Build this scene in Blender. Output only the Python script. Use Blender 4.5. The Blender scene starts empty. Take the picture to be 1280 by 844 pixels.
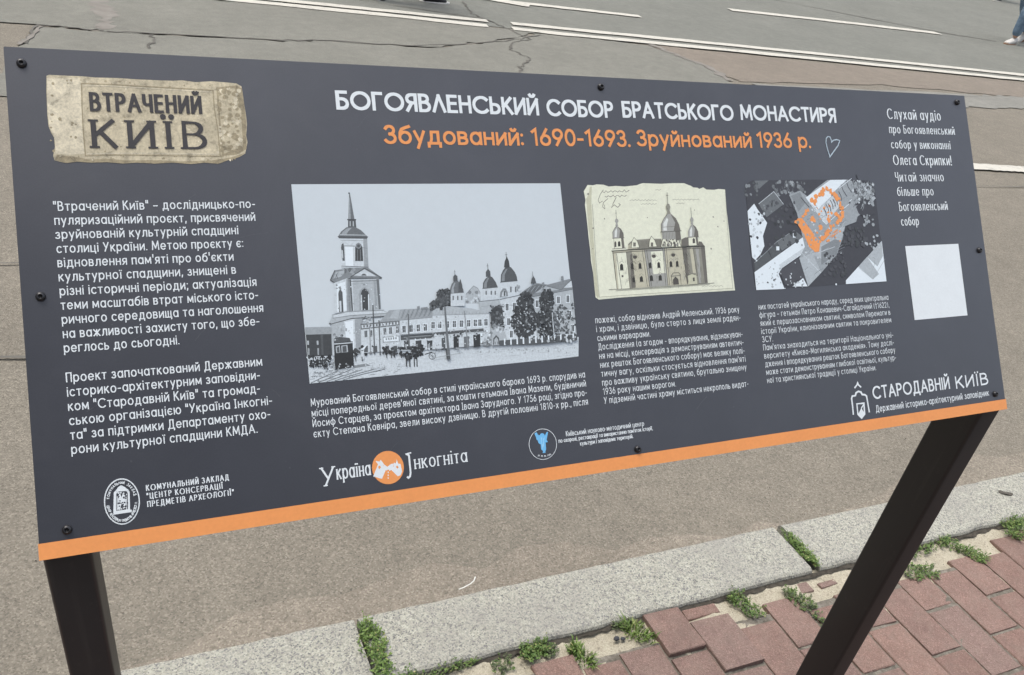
import bpy, bmesh, math, random
from mathutils import Vector, Matrix
R = math.radians
sc = bpy.context.scene
COL = sc.collection
random.seed(11)

# ------------------------------------------------------------------ camera
cd = bpy.data.cameras.new('camera'); cam = bpy.data.objects.new('camera', cd); COL.objects.link(cam)
cd.sensor_width = 36.0; cd.lens = 28.436; cd.clip_start = 0.02; cd.clip_end = 2000.0
yaw, pitch, roll = 0.4574, 0.5547, -0.1719
fw = Vector((math.sin(yaw)*math.cos(pitch), math.cos(yaw)*math.cos(pitch), -math.sin(pitch)))
r0 = fw.cross(Vector((0, 0, 1))).normalized(); d0 = fw.cross(r0)
rt = math.cos(roll)*r0 + math.sin(roll)*d0; dn = -math.sin(roll)*r0 + math.cos(roll)*d0
EYE = 1.5
M = Matrix((rt, -dn, -fw)).transposed().to_4x4(); M.translation = Vector((0, 0, EYE)); cam.matrix_world = M
sc.camera = cam

# ------------------------------------------------------------------ sky, sun, exposure
SUN_EL, SUN_AZ = R(68), R(-60)          # azimuth from +Y towards +X
w = bpy.data.worlds.new('World'); sc.world = w; w.use_nodes = True
nt = w.node_tree; nt.nodes.clear()
sky = nt.nodes.new('ShaderNodeTexSky'); sky.sky_type = 'NISHITA'; sky.sun_disc = False
sky.sun_elevation = SUN_EL; sky.sun_rotation = SUN_AZ; sky.dust_density = 4.0; sky.air_density = 1.0
hs = nt.nodes.new('ShaderNodeHueSaturation'); hs.inputs['Saturation'].default_value = 0.42
bg = nt.nodes.new('ShaderNodeBackground'); bg.inputs['Strength'].default_value = 0.15
wo = nt.nodes.new('ShaderNodeOutputWorld')
# overcast distribution: the cloud layer is brighter overhead than low down
tc = nt.nodes.new('ShaderNodeTexCoord'); dp = nt.nodes.new('ShaderNodeVectorMath'); dp.operation = 'DOT_PRODUCT'; dp.inputs[1].default_value = (.55, 0, 1)
cr = nt.nodes.new('ShaderNodeValToRGB'); cr.color_ramp.interpolation = 'EASE'
for e_, (p_, c_) in zip((cr.color_ramp.elements[0], cr.color_ramp.elements[1]), ((.44, .36), (.97, 2.05))): e_.position = p_; e_.color = (c_, c_, c_, 1)
mx = nt.nodes.new('ShaderNodeMix'); mx.data_type = 'RGBA'; mx.blend_type = 'MULTIPLY'; mx.inputs[0].default_value = 1.0
nt.links.new(tc.outputs['Generated'], dp.inputs[0]); nt.links.new(dp.outputs['Value'], cr.inputs[0])
nt.links.new(sky.outputs[0], hs.inputs['Color']); nt.links.new(hs.outputs[0], mx.inputs[6]); nt.links.new(cr.outputs[0], mx.inputs[7]); nt.links.new(mx.outputs[2], bg.inputs['Color']); nt.links.new(bg.outputs[0], wo.inputs[0])
ld = bpy.data.lights.new('sun', 'SUN'); ld.energy = 1.1; ld.angle = R(20); ld.color = (1.0, 0.95, 0.87)
sun = bpy.data.objects.new('sun', ld); COL.objects.link(sun)
sdir = Vector((math.sin(SUN_AZ)*math.cos(SUN_EL), math.cos(SUN_AZ)*math.cos(SUN_EL), math.sin(SUN_EL)))
sun.rotation_euler = sdir.to_track_quat('Z', 'Y').to_euler(); sun.location = sdir*30
sc.view_settings.view_transform = 'Standard'; sc.view_settings.look = 'None'
sc.view_settings.exposure = 0.40; sc.view_settings.gamma = 1.0; sc.view_settings.use_curve_mapping = False

# ------------------------------------------------------------------ materials
class NG:
    def __init__(s, name):
        s.m = bpy.data.materials.new(name); s.m.use_nodes = True; s.t = s.m.node_tree; s.t.nodes.clear()
        s.out = s.n('ShaderNodeOutputMaterial'); s.b = s.n('ShaderNodeBsdfPrincipled'); s.l(s.b.outputs[0], s.out.inputs[0])
        s.co = s.n('ShaderNodeTexCoord').outputs['Object']
    def n(s, t, **k):
        x = s.t.nodes.new(t)
        for a, b in k.items(): setattr(x, a, b)
        return x
    def l(s, a, b): s.t.links.new(a, b)
    def noise(s, scale, detail=4, rough=.55, dist=0):
        x = s.n('ShaderNodeTexNoise'); s.l(s.co, x.inputs['Vector']); x.inputs['Scale'].default_value = scale
        x.inputs['Detail'].default_value = detail; x.inputs['Roughness'].default_value = rough; x.inputs['Distortion'].default_value = dist
        return x.outputs['Fac']
    def voro(s, scale, out='Color', feat='F1'):
        x = s.n('ShaderNodeTexVoronoi', feature=feat); s.l(s.co, x.inputs['Vector']); x.inputs['Scale'].default_value = scale
        return x.outputs[out]
    def ramp(s, fac, stops, interp='LINEAR'):
        x = s.n('ShaderNodeValToRGB'); x.color_ramp.interpolation = interp; e = x.color_ramp.elements
        while len(e) < len(stops): e.new(.5)
        for i, (p, c) in enumerate(stops):
            e[i].position = p; e[i].color = (c, c, c, 1) if isinstance(c, (int, float)) else (*c, 1)
        s.l(fac, x.inputs[0]); return x.outputs[0]
    def mix(s, fac, a, b, mode='MIX'):
        x = s.n('ShaderNodeMix', data_type='RGBA', blend_type=mode)
        for v, i in ((fac, x.inputs[0]), (a, x.inputs[6]), (b, x.inputs[7])):
            if isinstance(v, (int, float)): i.default_value = v
            elif isinstance(v, tuple): i.default_value = (*v, 1)
            else: s.l(v, i)
        return x.outputs[2]
    def sepx(s, colour):
        x = s.n('ShaderNodeSeparateColor'); s.l(colour, x.inputs[0]); return x.outputs[0]
    def bump(s, h, strength=.4, dist=.002):
        x = s.n('ShaderNodeBump'); x.inputs['Strength'].default_value = strength; x.inputs['Distance'].default_value = dist
        s.l(h, x.inputs['Height']); s.l(x.outputs[0], s.b.inputs['Normal'])
    def set(s, col=None, rough=.6, spec=.5, metal=0):
        if col is not None:
            if isinstance(col, tuple): s.b.inputs['Base Color'].default_value = (*col, 1)
            else: s.l(col, s.b.inputs['Base Color'])
        if isinstance(rough, (int, float)): s.b.inputs['Roughness'].default_value = rough
        else: s.l(rough, s.b.inputs['Roughness'])
        s.b.inputs['Specular IOR Level'].default_value = spec; s.b.inputs['Metallic'].default_value = metal
        return s.m

MAT = {}
def ink(name, c, scale=60, amt=.10, rough=.5, spec=.45):
    g = NG(name); n = g.noise(scale, 5, .7); n2 = g.noise(scale*9, 2)
    d = g.ramp(n, [(.25, 1-amt), (.75, 1+amt*.4)])
    col = g.mix(1.0, c, d, 'MULTIPLY'); col = g.mix(.5*amt*2, col, g.ramp(n2, [(.3, .25), (.7, 1.0)]), 'MULTIPLY')
    MAT[name] = g.set(col, rough, spec); return MAT[name]

GREY = {'k0': .030, 'k1': .042, 'k2': .068, 'k3': .11, 'k4': .18, 'k5': .28, 'k6': .40, 'k7': .52, 'k8': .70, 'k9': .80, 'ks': .62}
for k, v in GREY.items(): ink('photo_grey_' + k, (v*.89, v*.995, v*1.06), 80 if k == 'ks' else 420, .03 if k == 'ks' else .06 if k == 'k9' else .24)
for k, c in {'d0': (.054, .057, .067), 'd1': (.075, .079, .09)}.items(): ink('aerial_dark_' + k, c, 150, .15)
ENG = {'paper': (.76, .79, .645), 'paper2': (.56, .57, .43), 'e0': (.035, .035, .03), 'e1': (.085, .08, .07), 'e2': (.155, .15, .13), 'e3': (.27, .27, .225), 'e4': (.36, .37, .345), 'e5': (.53, .52, .40), 'e6': (.70, .74, .71)}
for k, c in ENG.items(): ink('engraving_' + k, c, 180, .14)
def stone_print(name, c):
    g = NG(name); a = g.noise(95, 8, .78, .4); b = g.noise(420, 4, .7); d = g.noise(18, 6, .7)
    col = g.mix(1.0, c, g.ramp(a, [(.30, .38), (.45, .88), (.70, 1.28)]), 'MULTIPLY')
    col = g.mix(.6, col, g.ramp(b, [(.3, .6), (.5, 1.0), (.75, 1.25)]), 'MULTIPLY'); col = g.mix(.7, col, g.ramp(d, [(.3, .70), (.7, 1.2)]), 'MULTIPLY')
    MAT[name] = g.set(col, .55, .4)
for k, c in {'stone': (.535, .475, .335), 'stone2': (.345, .295, .19), 'stone3': (.66, .60, .45)}.items(): stone_print('printed_' + k, c)
ink('ink_white', (.72, .775, .80), 40, .05)
ink('ink_orange', (.80, .315, .10), 30, .07)
ink('ink_blue', (.16, .48, .80), 60, .06); ink('ink_pale_blue', (.30, .60, .85), 60, .05)
ink('chalk_line', (.50, .62, .70), 300, .3, .8)
ink('lettering_dark', (.045, .042, .045), 200, .3)

def board_material():
    g = NG('board_print'); big = g.noise(3.2, 5, .6); fine = g.noise(700, 2); mid = g.noise(26, 6, .68, .6)
    c = g.ramp(big, [(.3, (.028, .030, .038)), (.72, (.032, .034, .043))])
    c = g.mix(.55, c, g.ramp(mid, [(.40, .93), (.66, 1.10)]), 'MULTIPLY')
    c = g.mix(.35, c, g.ramp(fine, [(.3, .65), (.7, 1.25)]), 'MULTIPLY')
    # rain-washed dust film: pale, blotchy
    dust = g.ramp(g.noise(7, 8, .72, 1.0), [(.50, 0.0), (.85, .07)])
    c = g.mix(dust, c, (.20, .20, .21))
    g.bump(fine, .05, .0005)
    MAT['board'] = g.set(c, g.ramp(g.noise(5, 2, .5), [(.3, .29), (.7, .35)]), 1.0)
board_material()
ARTC = {k: 'photo_grey_' + k for k in GREY}
ARTC.update({k: 'engraving_' + k for k in ENG}); ARTC.update({k: 'printed_' + k for k in ('stone', 'stone2', 'stone3')})
ARTC.update(d0='aerial_dark_d0', d1='aerial_dark_d1', white='ink_white', orange='ink_orange', blue='ink_blue', blue2='ink_pale_blue', chalk='chalk_line', board='board', dark='lettering_dark')

def post_material():
    g = NG('black_powder_coat'); f = g.noise(900, 2); b = g.noise(5, 6, .7)
    c = g.ramp(b, [(.3, (.0115, .0105, .0115)), (.75, (.017, .0155, .0155))])
    dust = g.ramp(g.noise(60, 8, .75), [(.58, 0.0), (.82, .10)]); c = g.mix(dust, c, (.17, .155, .14)); sc_ = g.n('ShaderNodeMapping'); sc_.inputs['Scale'].default_value = (90, 90, 3); g.l(g.co, sc_.inputs['Vector']); nn2 = g.n('ShaderNodeTexNoise'); g.l(sc_.outputs[0], nn2.inputs['Vector']); nn2.inputs['Scale'].default_value = 1.0; nn2.inputs['Detail'].default_value = 4; c = g.mix(g.ramp(nn2.outputs['Fac'], [(.60, 0.0), (.80, .14)]), c, (.12, .105, .095))
    g.bump(f, .10, .0006); MAT['post'] = g.set(c, g.ramp(b, [(.3, .44), (.8, .56)]), .5)
post_material()
g = NG('black_bolt_steel'); MAT['bolt'] = g.set(g.ramp(g.noise(300), [(.3, (.012, .012, .014)), (.7, (.03, .03, .033))]), .28, .6, .3)
g = NG('bolt_socket_dark'); MAT['socket'] = g.set(g.ramp(g.noise(300), [(.3, .004), (.7, .01)]), .6)
g = NG('galvanised_steel'); MAT['galv'] = g.set(g.ramp(g.noise(90), [(.3, .25), (.7, .4)]), .5, .5, .8)

def asphalt(name, tint, dark=.55, grit=.7):
    g = NG(name)
    vc = g.sepx(g.voro(270)); v2 = g.sepx(g.voro(130)); n1 = g.noise(1.3, 6, .62); n2 = g.noise(11, 7, .7); n3 = g.noise(420, 2)
    c = g.ramp(n1, [(.28, tuple(x*.90 for x in tint)), (.72, tuple(x*1.07 for x in tint))])
    c = g.mix(.7, c, g.ramp(n2, [(.32, .86), (.68, 1.10)]), 'MULTIPLY')
    c = g.mix(grit, c, g.ramp(vc, [(0, dark), (.25, .9), (.7, 1.02), (.9, 1.35), (1, 1.5)]), 'MULTIPLY')
    c = g.mix(grit*.45, c, g.ramp(v2, [(0, .72), (.5, 1), (1, 1.28)]), 'MULTIPLY')
    stain = g.ramp(g.noise(2.6, 7, .7, .5), [(.55, 0.0), (.75, .30)])
    c = g.mix(stain, c, tuple(x*.70 for x in tint))
    c = g.mix(g.ramp(g.noise(5.5, 8, .74, .8), [(.56, 0.0), (.78, .42)]), c, tuple(x*1.42 for x in tint))
    spots = g.ramp(g.noise(38, 3, .5), [(.69, 0.0), (.74, .5)]); c = g.mix(spots, c, tuple(x*.5 for x in tint))
    hv = g.voro(270, 'Distance'); h = g.mix(.5, hv, n3)
    g.bump(h, .55, .0035); return g.set(c, .92, .25)
MAT['asphalt'] = asphalt('worn_asphalt', (.203, .183, .148))
MAT['asphalt_grey'] = asphalt('grey_asphalt', (.198, .195, .168), grit=.3)
MAT['asphalt_lane'] = asphalt('lane_asphalt', (.184, .186, .163), grit=.3)
MAT['asphalt_brown'] = asphalt('brown_asphalt', (.215, .186, .152), grit=.35)
MAT['asphalt_pale'] = asphalt('pale_asphalt', (.228, .223, .198), grit=.3)
MAT['gutter'] = asphalt('gutter_dust', (.235, .208, .168), dark=.55, grit=.7)
g = NG('crack_tar'); MAT['crack'] = g.set(g.ramp(g.noise(8, 6), [(.3, (.105, .10, .088)), (.7, (.155, .148, .13))]), .9, .2)
g = NG('crack_dust'); MAT['crack_pale'] = g.set(g.ramp(g.noise(9, 6), [(.3, (.19, .175, .155)), (.7, (.25, .235, .21))]), .95, .1)
g = NG('road_paint'); n = g.noise(14, 8, .75); c = g.mix(g.ramp(n, [(.52, 0.0), (.70, .75)]), (.54, .52, .455), (.22, .215, .195)); c = g.mix(.35, c, g.ramp(g.noise(160, 3), [(.3, .7), (.7, 1.1)]), 'MULTIPLY'); MAT['paint'] = g.set(c, .8, .3)

def granite():
    g = NG('speckled_granite')
    v = g.sepx(g.voro(330)); v2 = g.sepx(g.voro(150)); n = g.noise(260, 3, .7); bign = g.noise(4.5, 6, .66)
    c = g.ramp(v, [(0, (.15, .15, .145)), (.14, (.23, .229, .215)), (.30, (.33, .325, .278)), (.62, (.382, .377, .316)), (1, (.46, .45, .378))])
    c = g.mix(.55, c, g.ramp(v2, [(0, .58), (.2, .9), (.8, 1.05), (1, 1.22)]), 'MULTIPLY')
    c = g.mix(.6, c, g.ramp(n, [(.3, .7), (.55, 1.0), (.75, 1.12)]), 'MULTIPLY')
    st = g.ramp(bign, [(.44, 0.0), (.68, .55)]); c = g.mix(st, c, (.27, .26, .235))
    st2 = g.ramp(g.noise(13, 7, .75, .8), [(.62, 0.0), (.74, .5)]); c = g.mix(st2, c, (.13, .132, .135))
    hh = g.mix(.5, g.voro(330, 'Distance'), g.noise(60, 5)); g.bump(hh, .6, .0035)
    return g.set(c, .85, .3)
MAT['granite'] = granite()

def brick():
    g = NG('red_paving_clinker')
    geo = g.n('ShaderNodeNewGeometry'); rnd = geo.outputs['Random Per Island']
    c = g.ramp(rnd, [(0, (.204, .132, .110)), (.3, (.236, .152, .125)), (.55, (.212, .142, .121)), (.8, (.252, .163, .133)), (1, (.216, .153, .133))])
    v = g.sepx(g.voro(480)); c = g.mix(.65, c, g.ramp(v, [(0, .58), (.3, .95), (.75, 1.05), (.93, 1.45), (1, 1.7)]), 'MULTIPLY')
    c = g.mix(.7, c, g.ramp(g.noise(16, 7, .7), [(.3, .82), (.7, 1.14)]), 'MULTIPLY')
    d = g.ramp(g.noise(30, 8, .75, .4), [(.44, 0.0), (.72, .50)]); c = g.mix(d, c, (.27, .21, .175)); c = g.mix(g.ramp(g.noise(7, 6, .7), [(.55, 0), (.75, .35)]), c, (.13, .10, .085))
    h = g.mix(.55, g.noise(340, 4, .7), g.voro(480, 'Distance')); g.bump(h, .6, .0035)
    return g.set(c, .9, .25)
MAT['brick'] = brick()
def sand():
    g = NG('bedding_sand'); v = g.sepx(g.voro(420)); n = g.noise(26, 7, .7)
    c = g.ramp(n, [(.3, (.36, .325, .245)), (.7, (.47, .43, .335))]); c = g.mix(.6, c, g.ramp(v, [(0, .45), (.12, .8), (.6, 1.0), (1, 1.22)]), 'MULTIPLY')
    d = g.ramp(g.noise(75, 5, .7), [(.58, 0.0), (.68, .55)]); c = g.mix(d, c, (.14, .12, .09))
    g.bump(g.mix(.5, g.noise(300, 4), n), .8, .005); return g.set(c, .95, .15)
MAT['sand'] = sand()
def joint():
    g = NG('joint_grout'); n = g.noise(45, 8, .75)
    c = g.ramp(n, [(.3, (.085, .074, .06)), (.52, (.19, .172, .142)), (.68, (.31, .285, .24))]); g.bump(n, .8, .006); return g.set(c, .95, .15)
MAT['joint'] = joint()
def leaf(name, a, b, c3):
    g = NG(name); r = g.n('ShaderNodeNewGeometry').outputs['Random Per Island']
    c = g.ramp(r, [(0, a), (.5, b), (.86, b), (1, c3)]); c = g.mix(.5, c, g.ramp(g.noise(120, 3), [(.3, .75), (.7, 1.2)]), 'MULTIPLY')
    g.b.inputs['Subsurface Weight'].default_value = 0
    return g.set(c, .6, .3)
MAT['moss'] = leaf('weed_leaf', (.05, .095, .024), (.125, .20, .05), (.28, .28, .11))
MAT['grass'] = leaf('grass_blade', (.085, .14, .035), (.18, .265, .07), (.40, .38, .17))
MAT['dryweed'] = leaf('dull_weed_leaf', (.055, .075, .035), (.12, .15, .07), (.27, .24, .15))
def plain(name, c, rough=.7, spec=.3, sc_=40, amt=.2):
    g = NG(name); MAT[name] = g.set(g.mix(1.0, c, g.ramp(g.noise(sc_, 5, .65), [(.3, 1-amt), (.7, 1+amt*.5)]), 'MULTIPLY'), rough, spec); return MAT[name]
plain('skin', (.50, .31, .23), .55, .4); plain('hair_brown', (.05, .03, .02), .6)
g = NG('washed_denim'); c = g.ramp(g.noise(9, 6, .7), [(.3, (.11, .17, .25)), (.5, (.19, .27, .365)), (.72, (.40, .47, .54))]); g.bump(g.noise(25, 5), .5, .02); MAT['denim'] = g.set(c, .9, .1)
plain('cloth_black', (.03, .03, .035), .9, .1); plain('cloth_pale', (.55, .53, .50), .9, .1); plain('cloth_navy', (.05, .06, .10), .9, .1); plain('cloth_grey', (.18, .18, .19), .9, .1)
plain('shoe_white', (.68, .66, .62), .6); plain('shoe_black', (.025, .025, .028), .5); plain('sole_gum', (.30, .17, .10), .7); plain('sole_white', (.72, .70, .66), .7)
plain('pebble_dark', (.06, .062, .068), .8, .3, 300); plain('plastic_white', (.72, .72, .68), .4); plain('dead_leaf', (.10, .09, .075), .8); plain('lips', (.38, .16, .14), .5); plain('eye_white', (.7, .7, .68), .3)

# ------------------------------------------------------------------ mesh helpers
def make(name, vs, fs, mats, parent=None, mi=None, smooth=False, loc=None):
    me = bpy.data.meshes.new(name); me.from_pydata([tuple(v) for v in vs], [], fs)
    for m in (mats if isinstance(mats, (list, tuple)) else [mats]): me.materials.append(m)
    if mi: me.polygons.foreach_set('material_index', mi)
    if smooth: me.polygons.foreach_set('use_smooth', [True]*len(me.polygons))
    me.update(); o = bpy.data.objects.new(name, me); COL.objects.link(o)
    if parent: o.parent = parent
    if loc: o.location = loc
    return o
def from_bm(name, bm, mats, parent=None, smooth=False, loc=None):
    me = bpy.data.meshes.new(name); bmesh.ops.recalc_face_normals(bm, faces=bm.faces); bm.to_mesh(me); bm.free()
    for m in (mats if isinstance(mats, (list, tuple)) else [mats]): me.materials.append(m)
    if smooth: me.polygons.foreach_set('use_smooth', [True]*len(me.polygons))
    o = bpy.data.objects.new(name, me); COL.objects.link(o)
    if parent: o.parent = parent
    if loc: o.location = loc
    return o
def struct(o): o['kind'] = 'structure'; return o
def tag(o, label, cat, group=None):
    o['label'] = label; o['category'] = cat
    if group: o['group'] = group
    return o
def sheet(name, pts, z, mat, cut=0):
    return struct(make(name, [(x, y, z) for x, y in pts], [list(range(len(pts)))], mat))
def ribbon(pts, widths, z):
    vs, fs = [], []
    for i, (x, y) in enumerate(pts):
        a = Vector(pts[max(0, i-1)]); b = Vector(pts[min(len(pts)-1, i+1)]); t = (b-a).normalized(); n = Vector((-t.y, t.x))*widths[i]*.5
        zi = z+1.5e-5*i; vs += [(x+n.x, y+n.y, zi), (x-n.x, y-n.y, zi)]
    for i in range(len(pts)-1): fs.append([2*i, 2*i+1, 2*i+3, 2*i+2])
    return vs, fs
def rough_line(pts, n, jit):
    o = []
    for (a, b), (c, d) in zip(pts, pts[1:]):
        for i in range(n): t = i/n; o.append((a+(c-a)*t+random.uniform(-jit, jit), b+(d-b)*t+random.uniform(-jit, jit)))
    o.append(pts[-1]); return o

# ------------------------------------------------------------------ ground, road, markings
ZR = -0.08
struct(make('road', [(-220, 1.05, ZR), (220, 1.05, ZR), (220, 400, ZR), (-220, 400, ZR)], [[0, 1, 2, 3]], MAT['asphalt']))
struct(make('pavement_base', [(-220, -200, -.018), (220, -200, -.018), (220, .80, -.018), (-220, .80, -.018)], [[0, 1, 2, 3]], MAT['joint']))
def wob(pts, n=10, j=.03): return rough_line(pts+[pts[0]], n, j)[:-1]
sheet('far_lane', [(-40, 8.0), (.5, 7.70), (2.0, 7.56), (3.6, 7.30), (6.2, 7.0), (9.4, 6.68), (40, 3.4), (120, 60), (-120, 60)], ZR+.004, MAT['asphalt_lane'])
sheet('asphalt_patch', wob([(-.74, 6.45), (-.34, 6.385), (.83, 6.41), (1.14, 6.48), (2.1, 6.5), (2.95, 7.0), (3.3, 7.30), (2.0, 7.50), (-.45, 7.72), (-6, 7.9), (-6, 6.2)]), ZR+.008, MAT['asphalt_grey'])
sheet('asphalt_patch', wob([(-.80, 5.95), (-.74, 6.43), (-.34, 6.37), (.83, 6.395), (1.14, 6.465), (2.1, 6.485), (2.95, 6.99), (3.32, 7.28), (4.4, 7.10), (4.55, 6.75), (4.66, 6.35), (4.58, 5.9), (4.2, 5.0), (2, 4.6), (-.9, 4.9)]), ZR+.006, MAT['asphalt_grey'])
sheet('asphalt_patch', wob([(4.66, 6.35), (4.55, 6.75), (4.42, 7.12), (6.2, 6.86), (9.0, 6.55), (14, 6.0), (14, 5.3), (8.3, 5.93), (6.5, 6.1), (4.7, 5.95)]), ZR+.005, MAT['asphalt_brown'])
sheet('asphalt_patch', wob([(4.8, 5.9), (7.49, 5.91), (8.34, 5.93), (14, 5.25), (14, 4.6), (7.84, 5.53), (7.0, 5.47), (4.8, 5.5)], 10, .04), ZR+.007, MAT['asphalt_pale'])
def crack(pts, w, mat, name='road_crack', n=7, jit=.02, z=.010):
    p = rough_line(pts, n, jit); vs, fs = ribbon(p, [w*random.uniform(.35, 1.3) for _ in p], ZR+z)
    return struct(make(name, vs, fs, mat))
for a in ([(-.74, 6.45), (-.345, 6.384)], [(-.32, 6.38), (.1, 6.39), (.83, 6.41), (1.14, 6.48), (1.9, 6.48), (2.8, 6.85), (3.3, 7.2)], [(-.045, 6.36), (-.043, 6.2), (-.06, 6.0)], [(-.79, 5.97), (-.74, 6.44)],
          [(2.95, 8.5), (2.85, 7.9), (2.98, 7.55), (3.05, 7.2), (3.1, 7.0), (2.85, 6.8), (2.76, 6.55), (2.85, 6.3), (2.62, 6.03), (2.5, 5.6)], [(1.6, 8.2), (2.4, 7.9), (2.9, 7.72)]):
    crack(a, .02, MAT['crack'])
crack([(7.2, 12.0), (8.6, 10.6), (10.3, 9.3), (11.3, 8.85)], .035, MAT['crack'], n=6, jit=.03)
crack([(4.45, 7.1), (4.56, 6.7), (4.66, 6.35), (4.6, 5.95)], .09, MAT['crack_pale'], jit=.03, z=.009)
crack([(-.40, 7.9), (-.42, 7.35), (-.36, 6.9), (-.33, 6.42)], .14, MAT['crack_pale'], n=12, jit=.035, z=.009)
crack([(-.80, 5.9), (-.72, 6.40)], .03, MAT['crack_pale'], jit=.012, z=.0115)
crack([(-1.6, 3.05), (-.55, 3.0), (.4, 3.1)], .012, MAT['crack'], jit=.01); crack([(-1.3, 2.36), (-.53, 2.39), (.2, 2.33)], .014, MAT['crack'], jit=.012)
crack([(4.0, 3.7), (5.5, 3.6), (7.5, 3.75)], .012, MAT['crack'], jit=.012)
def stripe(pts, w, name='lane_line', gap=None):
    p = rough_line(pts, 14, .006); vs, fs = ribbon(p, [w*random.uniform(.86, 1.08) for _ in p], ZR+.013)
    if gap: fs = [f for f in fs if not any(gap[0] < vs[i][0] < gap[1] for i in f)]
    return struct(make(name, vs, fs, MAT['paint']))
up = [(-6, 8.02), (.52, 7.86), (1.93, 7.71), (3.64, 7.52), (6.40, 7.24), (9.50, 6.88), (14, 6.36)]
lo = [(-6, 7.84), (.42, 7.70), (1.89, 7.53), (3.54, 7.285), (6.21, 7.0), (9.21, 6.65), (14, 6.1)]
stripe(up, .125, gap=(2.98, 3.10)); stripe(lo, .125, gap=(2.93, 3.06))
stripe([(6.94, 9.40), (8.6, 9.26), (10.35, 9.06)], .17)
stripe([(3.2, 8.72), (3.72, 8.62), (5.06, 8.45)], .13); stripe([(3.05, 8.85), (3.35, 8.70), (3.72, 8.52)], .19)
stripe([(4.3, 4.05), (5.44, 3.97), (5.89, 3.92), (8, 3.72)], .125)
stripe([(11.6, 13.6), (14.35, 13.15)], .11)

# gutter dust along the kerb
gp = [(x*.12-1.5, 1.11+.0155*(x*.12-1.5)) for x in range(0, 46)]
vs = []; fs = []
for i, (x, y) in enumerate(gp):
    vs += [(x, y, ZR+.0035), (x, y+.10+.07*random.random()+.05*math.sin(x*3), ZR+.0035)]
for i in range(len(gp)-1): fs.append([2*i, 2*i+2, 2*i+3, 2*i+1])
struct(make('gutter_dust', vs, fs, MAT['gutter']))

# kerb stones
def kerb_out(x): return 1.141+.0150*x
def kerb_in(x): return .972+.0185*x
def kerb_stone(x0, x1):
    bm = bmesh.new(); n = max(6, int((x1-x0)/.03)); rows = []
    for i in range(n+1):
        x = x0+(x1-x0)*i/n; a, b = kerb_in(x)+random.uniform(-.0022, .0022), kerb_out(x)+random.uniform(-.0015, .0015); z = random.uniform(-.0008, .0008)
        sk = -.07*(1-(0))  # joints lean slightly
        prof = [(a, -.12), (a, -.010), (a+.003, -.004+z), (a+.010, z), ((a+b)*.5, z+.001), (b-.012, z), (b-.004, -.003+z), (b, -.010), (b, -.20)]
        rows.append([bm.verts.new((x+(1.16-y)*.075, y, zz)) for y, zz in prof])
    for r1, r2 in zip(rows, rows[1:]):
        for k in range(8): bm.faces.new((r1[k], r1[k+1], r2[k+1], r2[k]))
    bm.faces.new(rows[0]); bm.faces.new(rows[-1])
    return struct(from_bm('kerb_stone', bm, MAT['granite']))
for a, b in ((-3.3, -2.06), (-2.05, -.88), (-.872, .296), (.306, 1.455), (1.482, 2.62), (2.632, 3.8), (3.81, 5.0), (5.01, 6.2)): kerb_stone(a, b)

vs, fs = [], []  # thin uneven dark strip following the pavement-side foot of the kerb
for i in range(220):
    x = -.2+i*.0125; y = kerb_in(x); a = random.uniform(-.010, -.002); b = random.uniform(.000, .006)
    vs += [(x+(1.16-y)*.075, y+a-.004, -.0165), (x+(1.16-y)*.075, y+b-.002, -.0125)]
for i in range(219): fs.append([2*i, 2*i+2, 2*i+3, 2*i+1])
g = NG('dark_foot_line'); struct(make('kerb_foot_line', vs, fs, g.set(g.ramp(g.noise(60, 6, .7), [(.3, (.035, .03, .025)), (.7, (.10, .09, .072))]), .95, .2)))
# brick paving (one surface): running-bond columns that start ragged at the kerb
def brick_box(bm, x0, x1, y0, y1, z, th=.05, sk=-.07, tilt=(0, 0)):
    b = .0032; rows = []
    cx_, cy_ = (x0+x1)/2, (y0+y1)/2
    for inset, zz in ((0, z-th), (0, z-b), (b*.35, z-b*.3), (b*1.2, z)):
        r = []
        for (x, y) in ((x0+inset, y0+inset), (x1-inset, y0+inset), (x1-inset, y1-inset), (x0+inset, y1-inset)):
            jx, jy = (0, 0) if zz < z-b else (random.uniform(-.0016, .0016), random.uniform(-.0016, .0016))
            r.append(bm.verts.new((x+sk*(y-.8)+jx, y+jy, zz+tilt[0]*(x-cx_)+tilt[1]*(y-cy_)-(random.uniform(0, .0018) if zz == z else 0))))
        rows.append(r)
    for a, c in zip(rows, rows[1:]):
        for k in range(4): bm.faces.new((a[k], a[(k+1) % 4], c[(k+1) % 4], c[k]))
    bm.faces.new(rows[-1])
first = {-8: (.95, .80), -7: (.93, .71), -6: (.945, .80), -5: (.94, .70), -4: (.92, .78), -3: (.90, .70), -2: (.905, .74), -1: (.918, .75), 0: (.994, .873), 1: (.948, .803), 2: (.902, .71), 3: (.953, .815), 4: (.905, .71), 5: (.93, .812), 6: (.902, .706), 7: (.925, .817), 8: (.912, .715), 9: (.945, .813), 10: (.93, .713), 11: (.975, .814), 12: (.985, .715), 13: (.99, .815), 14: (.995, .715)}
top_override = {-6: .943, -5: .93}
bm = bmesh.new()
x_of = lambda k: .963+.1043*k
colx = {-3: .650, -2: .755, -1: .853, 0: .960, 1: 1.064, 2: 1.174, 3: 1.278, 4: 1.382, 5: 1.486, 6: 1.593, 7: 1.696, 8: 1.801, 9: 1.908, 10: 2.008}
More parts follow.
